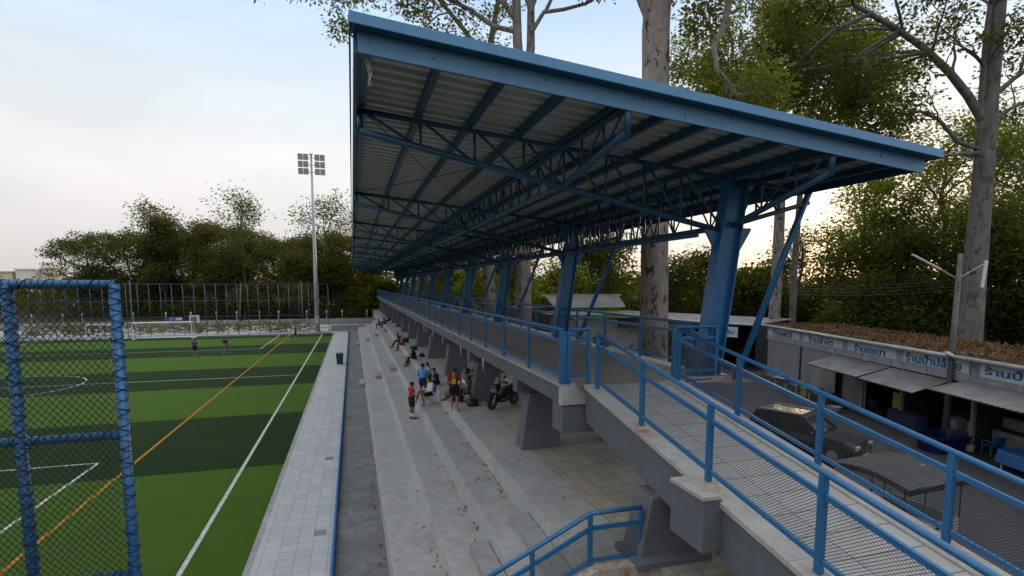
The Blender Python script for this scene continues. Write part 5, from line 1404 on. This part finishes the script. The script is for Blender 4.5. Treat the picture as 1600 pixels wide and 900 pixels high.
def person(label, loc, rz, J, shirt, shorts, shoes, skin=0, h=1.70, sleeve=.55, short=.75, socks=None, detail=True, hair_long=False, back=None, group=None):
    """J: joints in a 1.70 m frame, facing local +y"""
    t = thing('person', label, 'person', loc, rz, group); t.scale = (h/1.70,)*3
    V = lambda k: Vector(J[k])
    pel, che, nek, hd = V('pel'), V('che'), V('nek'), V('head')
    b = MB()
    def torso(mb, g, z_lo=True):
        sp = (nek-pel).normalized(); lat = (V('shr')-V('shl')).normalized(); fw = sp.cross(lat) if False else lat.cross(sp)*-1
        fw = sp.cross(lat); 
        rings = []
        for q, a, c in ((-.14,.12,.09),(-.08,.155,.115),(0,.165,.118),(.22,.142,.10),(.42,.145,.102),(.66,.168,.112),(.84,.165,.10),(.95,.11,.075),(1.02,.062,.058)):
            if q < .9 or g == 0:
                p = pel.lerp(nek, q); 
                if q > .22: p = p + (che-(pel.lerp(nek, .6)))*min(1, (q-.2)/.4)*(1 if q < .8 else .5)
                rings.append([tuple(p+lat*((a+g)*math.cos(2*PI*k/18))+fw*((c+g)*math.sin(2*PI*k/18))) for k in range(18)])
            else:
                p = pel.lerp(nek, q); rings.append([tuple(p+lat*((a+g)*math.cos(2*PI*k/18))+fw*((c+g)*math.sin(2*PI*k/18))) for k in range(18)])
        return rings
    b.loft(torso(b, 0))
    b.tube([nek-(nek-pel).normalized()*.06, nek.lerp(hd, .6)], [.058,.05], 12)
    # head with nose, ears, chin
    hf = (hd-nek).normalized(); gaze = Vector(J.get('gaze', (0,1,0))).normalized(); side = gaze.cross(Vector((0,0,1))).normalized(); upv = side.cross(gaze)
    hm = Matrix((side, gaze, upv)).transposed().to_4x4(); hm.translation = hd
    def HE(c, r_): 
        e = MB().ell(c, r_, 14, 10).xform(hm); n0 = len(b.v); b.v += e.v; b.f += [tuple(i+n0 for i in f) for f in e.f]
    HE((0,-.005,.02), (.074,.092,.098)); HE((0,.028,-.05), (.056,.062,.066)); HE((0,.094,-.012), (.014,.018,.024)); HE((0,.085,-.055), (.024,.012,.010))
    HE((.075,-.005,-.005), (.012,.02,.032)); HE((-.075,-.005,-.005), (.012,.02,.032)); HE((0,.08,.03), (.05,.014,.012))
    for sx, s_, e, w, hn in ((1,'shr','elr','wrr','har'),(-1,'shl','ell','wrl','hal')):
        S, E, W = V(s_), V(e), V(w)
        b.ell(S, (.062,)*3, 12, 8)
        seg_tube(b, [nek.lerp(S,.35)-Vector((0,0,.03)), S, S.lerp(E,.5), E, E.lerp(W,.35), W], [.06,.056,.048,.038,.038,.026])
        d = (W-E).normalized()
        if hn in J: d = Vector(J[hn]).normalized()
        nrm = d.cross(Vector((0,0,1)));  nrm = nrm.normalized() if nrm.length > .1 else Vector((0,1,0))
        pa = nrm.cross(d).normalized()
        pm = W+d*.045
        b.tube([W-d*.01, W+d*.04, W+d*.085], [.026,.034,.032], 8)
        for i, ln in enumerate((.062,.072,.068,.054)):
            off = nrm*((i-1.5)*.019)
            k0 = W+d*.07+off; k1 = W+d*(.085+ln*.5)+off*1.1; k2 = W+d*(.085+ln*.85)+off*1.1-pa*.022
            b.tube([k0, k1, k2], [.0105,.0100,.0085], 6)
        th = W+d*.03+nrm*(.034*(1 if sx > 0 else -1))
        b.tube([W+d*.02, th, th+d*.045+nrm*(.014*(1 if sx > 0 else -1))-pa*.012], [.014,.013,.010], 6)
    for hp, kn, an, to in (('hir','knr','anr','tor'),('hil','knl','anl','tol')):
        Hh, K, A, T_ = V(hp), V(kn), V(an), V(to)
        seg_tube(b, [Hh, Hh.lerp(K,.4), K, K.lerp(A,.33), A], [.092,.078,.055,.056,.036], 12)
        b.ell(Hh, (.09,)*3, 12, 8)
        b.tube([A, A.lerp(T_,.55)-Vector((0,0,.01)), T_], [.038,.036,.026], 10)
    remesh(b, 'body', SKIN[skin], t, .011)
    # clothes
    s_ = MB(); rg = torso(s_, .018); s_.loft(rg[1:-1] if True else rg)
    for a, e, w in (('shr','elr','wrr'),('shl','ell','wrl')):
        S, E, W = V(a), V(e), V(w)
        if sleeve <= 1: s_.tube([nek.lerp(S,.3)-Vector((0,0,.04)), S, S.lerp(E, sleeve)], [.075,.074,.066], 12)
        else: s_.tube([nek.lerp(S,.3)-Vector((0,0,.04)), S, E, E.lerp(W,.85)], [.075,.074,.055,.042], 12); s_.ell(E, (.055,)*3, 10, 6)
        s_.ell(S, (.075,)*3, 12, 8)
    so_ = remesh(s_, 'shirt', fab(*shirt), t, .014, 2)
    p_ = MB(); rr = torso(p_, .026); p_.loft(rr[0:4])
    for hp, kn, an in (('hir','knr','anr'),('hil','knl','anl')):
        Hh, K, A = V(hp), V(kn), V(an)
        if short <= 1: p_.tube([Hh, Hh.lerp(K, short*.6), Hh.lerp(K, short)], [.112,.103,.094], 14)
        else: p_.tube([Hh, Hh.lerp(K,.5), K, A.lerp(K,.12)], [.112,.095,.072,.055], 14); p_.ell(K, (.072,)*3, 10, 6)
        p_.ell(Hh, (.110,)*3, 12, 8)
    remesh(p_, 'shorts' if short <= 1 else 'trousers', fab(*shorts), t, .014, 2)
    for an, to, kn in (('anr','tor','knr'),('anl','tol','knl')):
        A, T_, K = V(an), V(to), V(kn)
        if shoes:
            q = MB(); d = (T_-A); d.z = 0; d = d.normalized() if d.length > .01 else Vector((0,1,0))
            q.tube([A-d*.05-Vector((0,0,.035)), A-Vector((0,0,.02)), A.lerp(T_,.6)-Vector((0,0,.004)), T_+d*.02], [.036,.049,.044,.030], 12)
            remesh(q, 'shoe', fab(*shoes), t, .012, 2)
        if socks:
            MB().tube([A-Vector((0,0,.01)), A.lerp(K,.22), A.lerp(K,.45)], [.044,.050,.062], 12).build('sock', fab(*socks), t, smooth=True, local=True)
    hr = MB()
    e = MB().ell((0,-.022,.045), (.083,.092,.088), 16, 10); hr.v += e.v; hr.f += e.f
    e = MB().ell((0,.035,.085), (.066,.055,.045), 14, 8); n0 = len(hr.v); hr.v += e.v; hr.f += [tuple(i+n0 for i in f) for f in e.f]
    if hair_long:
        e = MB().ell((0,-.06,-.07), (.07,.05,.11), 14, 8); n0 = len(hr.v); hr.v += e.v; hr.f += [tuple(i+n0 for i in f) for f in e.f]
    hr.xform(hm); remesh(hr, 'hair', HAIR, t, .012, 1)
    if detail:
        ey = MB()
        for sx in (-1, 1):
            e = MB().ell((sx*.03,.083,.012), (.012,.006,.007), 8, 6); n0 = len(ey.v); ey.v += e.v; ey.f += [tuple(i+n0 for i in f) for f in e.f]
        ey.xform(hm); ey.build('eyes', HAIR, t, local=True)
    if back:
        for (txt, z, hh, y) in back:
            me = text_mesh(txt, hh); me.materials.clear(); me.materials.append(fab('shirt_number_yellow' if txt != '•' else 'x', (.75,.52,.10)))
            o = bpy.data.objects.new('shirt_number', me); COL.objects.link(o); o.parent = t
            o.matrix_local = Matrix(((1,0,0,0),(0,0,1,y),(0,1,0,z),(0,0,0,1))) if False else Matrix(((1,0,0,0),(0,0,-1,y),(0,1,0,z),(0,0,0,1)))
    return t
def stand(**k):
    J = dict(pel=(0,0,.95), che=(0,.015,1.24), nek=(0,-.005,1.45), head=(0,.02,1.575), shr=(.185,-.01,1.38), shl=(-.185,-.01,1.38),
             elr=(.25,-.04,1.10), wrr=(.25,.06,.86), ell=(-.25,-.04,1.10), wrl=(-.25,.06,.86),
             hir=(.09,0,.90), knr=(.105,.015,.49), anr=(.11,-.03,.085), tor=(.13,.14,.035), hil=(-.09,0,.90), knl=(-.105,.015,.49), anl=(-.11,-.03,.085), tol=(-.13,.14,.035))
    J.update(k); return J
def sit(hs=.45, lean=.0, reach=.42, drop=None, **k):
    """seat height hs above the feet; lean forwards in metres at the neck"""
    z = hs+.09
    J = dict(pel=(0,0,z+.02), che=(0,lean*.55-.02,z+.30), nek=(0,lean,z+.50), head=(0,lean+.06,z+.62), shr=(.18,lean-.01,z+.43), shl=(-.18,lean-.01,z+.43),
             elr=(.24,lean+.03,z+.17), wrr=(.13,lean+.25,z+.12), ell=(-.24,lean+.03,z+.17), wrl=(-.13,lean+.25,z+.12),
             hir=(.09,.02,z), knr=(.13,reach,z+.03), anr=(.13,reach+.06,.085), tor=(.15,reach+.22,.035), hil=(-.09,.02,z), knl=(-.13,reach,z+.03), anl=(-.13,reach+.02,.085), tol=(-.15,reach+.18,.035))
    J.update(k); return J
BLK = ('black_cloth', (.014,.014,.016)); WHT = ('white_cloth', (.60,.61,.62)); DK = ('charcoal_cloth', (.03,.03,.034))
person('person in purple shirt and black shorts standing on the far part of the pitch', (-14.96, 59.0, 0), R(8), stand(knr=(.10,.06,.49)), ('purple_cloth', (.10,.03,.20)), BLK, ('pale_shoe', (.55,.5,.42)), 1, 1.66)
person('person in dark shirt and grey shorts walking on the pitch right of the purple shirt', (-12.4, 59.8, 0), R(-12), stand(knr=(.11,.16,.50), anr=(.12,.20,.10), tor=(.13,.37,.06), knl=(-.10,-.03,.49), anl=(-.1,-.22,.12), tol=(-.12,-.07,.04), elr=(.27,-.10,1.12), wrr=(.26,-.02,.88), ell=(-.27,.06,1.12), wrl=(-.24,.22,.93)), ('dark_navy_cloth', (.03,.022,.035)), ('grey_cloth_shorts', (.16,.155,.15)), ('white_shoe', (.6,.6,.58)), 1, 1.70)
person('person in white shirt and pale shorts by the far touchline', (-7.75, 72.7, 0), R(150), stand(), WHT, ('pale_shorts', (.5,.5,.5)), ('white_shoe', (.6,.6,.58)), 0, 1.66)
person('person in black clothes close beside the white shirt by the far touchline', (-7.05, 72.9, 0), R(80), stand(), BLK, BLK, ('white_shoe', (.6,.6,.58)), 0, 1.70)
person('person in red shirt, black shorts and white socks standing on the second step', (2.36, 23.5, 1.09), R(-72), stand(ell=(-.24,.02,1.12), wrl=(-.16,.22,1.0), elr=(.24,.02,1.12), wrr=(.17,.2,.98), anr=(.07,.02,.085), tor=(.08,.2,.035), head=(0,.035,1.57), gaze=(.1,1,-.1)), ('red_cloth', (.42,.022,.03)), BLK, ('maroon_shoe', (.20,.05,.05)), 1, 1.66, short=.78, socks=WHT)
person('person in white jersey and dark shorts sitting back on the folding chair', (3.22, 24.15, 1.57), R(98), sit(.42, -.10, .44, knr=(.12,.46,.58), anr=(.13,.60,.12), tor=(.14,.76,.10), knl=(-.14,.40,.50), anl=(-.22,.30,.085), tol=(-.26,.46,.035), wrr=(.16,.34,.62), wrl=(-.16,.30,.60), head=(0,-.02,1.11)), WHT, ('maroon_shorts', (.05,.016,.022)), ('pale_green_shoe', (.30,.42,.33)), 1, 1.68, sleeve=1.2, short=.7)
person('person in sky blue shirt and navy shorts standing with back turned among the group', (3.08, 25.3, 1.57), R(-28), stand(knl=(-.14,.14,.50), anl=(-.19,.26,.09), tol=(-.22,.42,.04), elr=(.24,.05,1.12), wrr=(.12,.24,1.02), ell=(-.24,.04,1.12), wrl=(-.1,.24,1.0), gaze=(.5,1,-.2)), ('sky_blue_cloth', (.09,.30,.66)), ('navy_shorts', (.02,.03,.07)), ('white_shoe', (.6,.6,.58)), 1, 1.70, short=.6)
person('person in pale blue top with long black hair sitting on the platform edge', (3.86, 28.6, 1.57), R(85), sit(.48, .06, .40, gaze=(0,1,-.35)), ('pale_blue_cloth', (.36,.48,.62)), ('brown_trousers', (.10,.045,.03)), ('white_shoe', (.6,.6,.58)), 0, 1.62, hair_long=True)
person('person in navy shirt sitting between the sky blue shirt and the white jersey', (3.92, 26.3, 1.57), R(70), sit(.48, .10, .40, gaze=(.2,1,-.3)), ('navy_blue_cloth', (.02,.05,.17)), BLK, ('dark_shoe', (.05,.05,.05)), 1, 1.68)
person('person in orange shirt sitting on the platform with knees drawn up', (4.05, 22.25, 2.05), R(60), sit(.02, .06, .30, knr=(.14,.34,.42), anr=(.12,.42,.085), tor=(.13,.58,.035), knl=(-.14,.34,.42), anl=(-.12,.42,.085), tol=(-.13,.58,.035), wrr=(.1,.36,.36), wrl=(-.1,.36,.36)), ('orange_cloth', (.62,.09,.03)), BLK, ('dark_shoe', (.05,.05,.05)), 1, 1.68, short=.6)
m8 = person('person with back turned in a maroon shirt numbered 8, black shorts and sandals', (3.72, 20.55, 2.05), R(-14), stand(elr=(.26,.0,1.10), wrr=(.20,.14,.92), ell=(-.24,.0,1.10), wrl=(-.16,.16,.94), head=(0,.06,1.55), gaze=(0,1,-.3)), ('maroon_shirt', (.20,.028,.022)), BLK, ('pale_sandal', (.50,.45,.30)), 0, 1.70, short=.72, back=(('8', 1.20, .24, -.142), ('สิงห์', 1.385, .05, -.128)))
M['shirtorange'] = fab('orange_trim', (.62,.16,.02))
tr_ = MB()
for sx in (-1, 1): tr_.tube([(sx*.262,-.01,1.20),(sx*.268,.0,1.145)], [.062,.062], 12)
person_trim = tr_.build('sleeve_trim', M['shirtorange'], m8, smooth=True, local=True)
person('person dressed in black sitting alone on the platform edge bent over a phone', (3.88, 35.8, 1.57), R(88), sit(.48, .16, .40, knl=(-.12,.44,.62), anl=(-.12,.62,.10), tol=(-.13,.78,.05), wrr=(.06,.36,.80), wrl=(-.06,.36,.80), gaze=(0,1,-.5)), BLK, DK, ('dark_shoe', (.05,.05,.05)), 0, 1.70, sleeve=1.2, short=1.5)
person('person in black leaning forward with legs stretched, farther along the platform edge', (3.86, 46.6, 1.57), R(92), sit(.48, .20, .42, knl=(-.12,.46,.58), anl=(-.12,.72,.12), tol=(-.13,.88,.08), knr=(.12,.46,.56), anr=(.12,.78,.10), tor=(.13,.94,.06)), BLK, BLK, ('dark_shoe', (.05,.05,.05)), 1, 1.70, short=1.5)
person('person with red trousers sitting just before the leaning person in black', (3.86, 44.5, 1.57), R(95), sit(.48, .10, .40), ('grey_shirt', (.22,.2,.2)), ('red_trousers', (.14,.02,.02)), ('dark_shoe', (.05,.05,.05)), 1, 1.64, short=1.5)
FAR = [((3.1, 67.0, 1.57), 80, BLK, DK, 'seated person in black nearest in the far group, on the third step'), ((3.9, 69.0, 1.57), 95, ('blue_far', (.05,.09,.28)), BLK, 'seated person in blue in the far group'),
       ((3.92, 71.2, 1.57), 88, BLK, ('red_trousers', (.14,.02,.02)), 'seated person in black top and red trousers in the far group'), ((4.6, 73.5, 1.6), 100, ('far_red', (.32,.03,.04)), BLK, 'seated person in red shirt at the back of the far group'),
       ((4.9, 75.5, 1.6), 80, ('far_red', (.32,.03,.04)), DK, 'seated person in red shirt and grey trousers farthest along the platform')]
for (l, a, s1, s2, lb) in FAR:
    person(lb, l, R(a), sit(.48, .10, .40), s1, s2, ('dark_shoe', (.05,.05,.05)), 1, 1.66, short=1.5, detail=False)
# folding chair and bags
fc = thing('folding_chair', 'dark folding chair standing on the third step', 'chair', (3.24, 24.15, 1.57), R(98))
MB().box(-.22,.22,-.2,.24,.40,.43).build('seat', M['black'], fc, local=True, bevel=.01)
MB().loft([[(-.21,-.22,.52),(.21,-.22,.52),(.21,-.20,.52),(-.21,-.20,.52)],[(-.2,-.31,.82),(.2,-.31,.82),(.2,-.29,.82),(-.2,-.29,.82)]]).build('backrest', M['black'], fc, local=True)
for sx in (-.22,.22):
    MB().tube([(sx,.26,.01),(sx,-.2,.5),(sx,-.31,.84)], .014, 6).build('leg', M['galv'], fc, local=True)
    MB().tube([(sx*.9,-.26,.01),(sx*.9,.2,.41)], .014, 6).build('leg', M['galv'], fc, local=True)
def bag(loc, label, m, s=1.):
    t = thing('bag', label, 'bag', loc)
    x, y, z = loc
    MB().loft([ring((x,y), .24*s, .17*s, z, 16, 3), ring((x,y), .27*s, .19*s, z+.12*s, 16, 3), ring((x,y), .22*s, .14*s, z+.26*s, 16, 3), ring((x,y), .1*s, .06*s, z+.31*s, 16, 3)]).build('bag_body', m, t, smooth=True)
    MB().tube([(x-.1*s,y,z+.28*s),(x-.06*s,y,z+.42*s),(x+.06*s,y,z+.42*s),(x+.1*s,y,z+.28*s)], .012, 6).build('strap', m, t)
bag((4.05, 23.2, 2.052), 'small orange bag on the platform by the person in orange', fab('orange_cloth', (.62,.09,.03)))
bag((4.6, 21.2, 2.052), 'flat black bag on the platform by the pier foot', M['black'], .95)
bag((4.45, 36.8, 2.052), 'small dark bag behind the person sitting alone', M['black'], .8)
bag((4.35, 40.8, 2.052), 'black bag lying on the platform near the farther piers', M['black'], 1.0)
bag((4.2, 46.3, 2.052), 'black backpack behind the person leaning forward', M['black'], 1.3)
bag((3.6, 26.9, 1.575), 'dark bag on the third step behind the navy shirt', M['black'], .8)
# ------------------------------------------------------------------ light
SUN_AZ, SUN_EL = 46., 8.
w_ = bpy.data.worlds.new('World'); sc.world = w_; w_.use_nodes = True
nt = w_.node_tree; bg = nt.nodes['Background']
sky = nt.nodes.new('ShaderNodeTexSky'); sky.sky_type = 'NISHITA'; sky.sun_disc = False
sky.sun_elevation = R(SUN_EL); sky.sun_rotation = R(SUN_AZ); sky.air_density = 1.0; sky.dust_density = 1.2; sky.ozone_density = 1.2; sky.altitude = 0
tc = nt.nodes.new('ShaderNodeTexCoord')
cl = nt.nodes.new('ShaderNodeTexNoise'); cl.inputs['Scale'].default_value = 2.1; cl.inputs['Detail'].default_value = 7; cl.inputs['Roughness'].default_value = .55
nt.links.new(scaled(nt, tc.outputs['Generated'], (1, 1, 3.2)), cl.inputs['Vector'])
mr = nt.nodes.new('ShaderNodeMapRange'); mr.inputs[1].default_value = .40; mr.inputs[2].default_value = .72; mr.inputs[3].default_value = .80; mr.inputs[4].default_value = 1.0
nt.links.new(cl.outputs['Fac'], mr.inputs[0])
bst = nt.nodes.new('ShaderNodeVectorMath'); bst.operation = 'SCALE'; nt.links.new(sky.outputs[0], bst.inputs[0]); bst.inputs['Scale'].default_value = .9
# thin high veil of cloud, warmer low down; unseen overhead sky brightened as fill
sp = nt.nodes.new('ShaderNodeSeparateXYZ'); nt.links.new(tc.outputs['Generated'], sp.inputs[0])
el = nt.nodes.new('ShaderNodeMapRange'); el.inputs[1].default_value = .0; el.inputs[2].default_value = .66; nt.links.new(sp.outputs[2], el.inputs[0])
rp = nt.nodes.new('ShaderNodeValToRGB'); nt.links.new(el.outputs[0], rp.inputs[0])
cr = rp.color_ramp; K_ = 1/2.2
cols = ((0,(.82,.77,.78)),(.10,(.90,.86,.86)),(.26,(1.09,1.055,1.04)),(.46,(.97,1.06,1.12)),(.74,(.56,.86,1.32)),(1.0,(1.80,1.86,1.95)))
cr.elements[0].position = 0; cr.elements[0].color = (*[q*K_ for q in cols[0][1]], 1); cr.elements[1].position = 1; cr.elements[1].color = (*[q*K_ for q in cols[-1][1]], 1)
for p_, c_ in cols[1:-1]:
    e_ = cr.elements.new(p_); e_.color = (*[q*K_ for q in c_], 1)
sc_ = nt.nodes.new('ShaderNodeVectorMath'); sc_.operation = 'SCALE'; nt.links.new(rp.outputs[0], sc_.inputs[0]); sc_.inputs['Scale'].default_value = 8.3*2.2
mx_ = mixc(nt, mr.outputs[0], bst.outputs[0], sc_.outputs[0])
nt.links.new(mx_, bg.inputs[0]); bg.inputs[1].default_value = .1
sl = bpy.data.lights.new('sun', 'SUN'); so = bpy.data.objects.new('sun', sl); COL.objects.link(so)
sl.energy = .9; sl.angle = R(11); sl.color = (1, .78, .55)
a, e = R(SUN_AZ), R(SUN_EL)
dv = Vector((math.sin(a)*math.cos(e), math.cos(a)*math.cos(e), math.sin(e)))
so.rotation_euler = dv.to_track_quat('Z', 'Y').to_euler(); so.location = dv*200
vs = sc.view_settings; vs.view_transform = 'Standard'; vs.look = 'None'; vs.exposure = .2; vs.gamma = 1; vs.use_curve_mapping = False
sc.cycles.max_bounces = 6; sc.cycles.diffuse_bounces = 4; sc.cycles.transparent_max_bounces = 40; sc.cycles.transmission_bounces = 3
sc.cycles.use_denoising = True
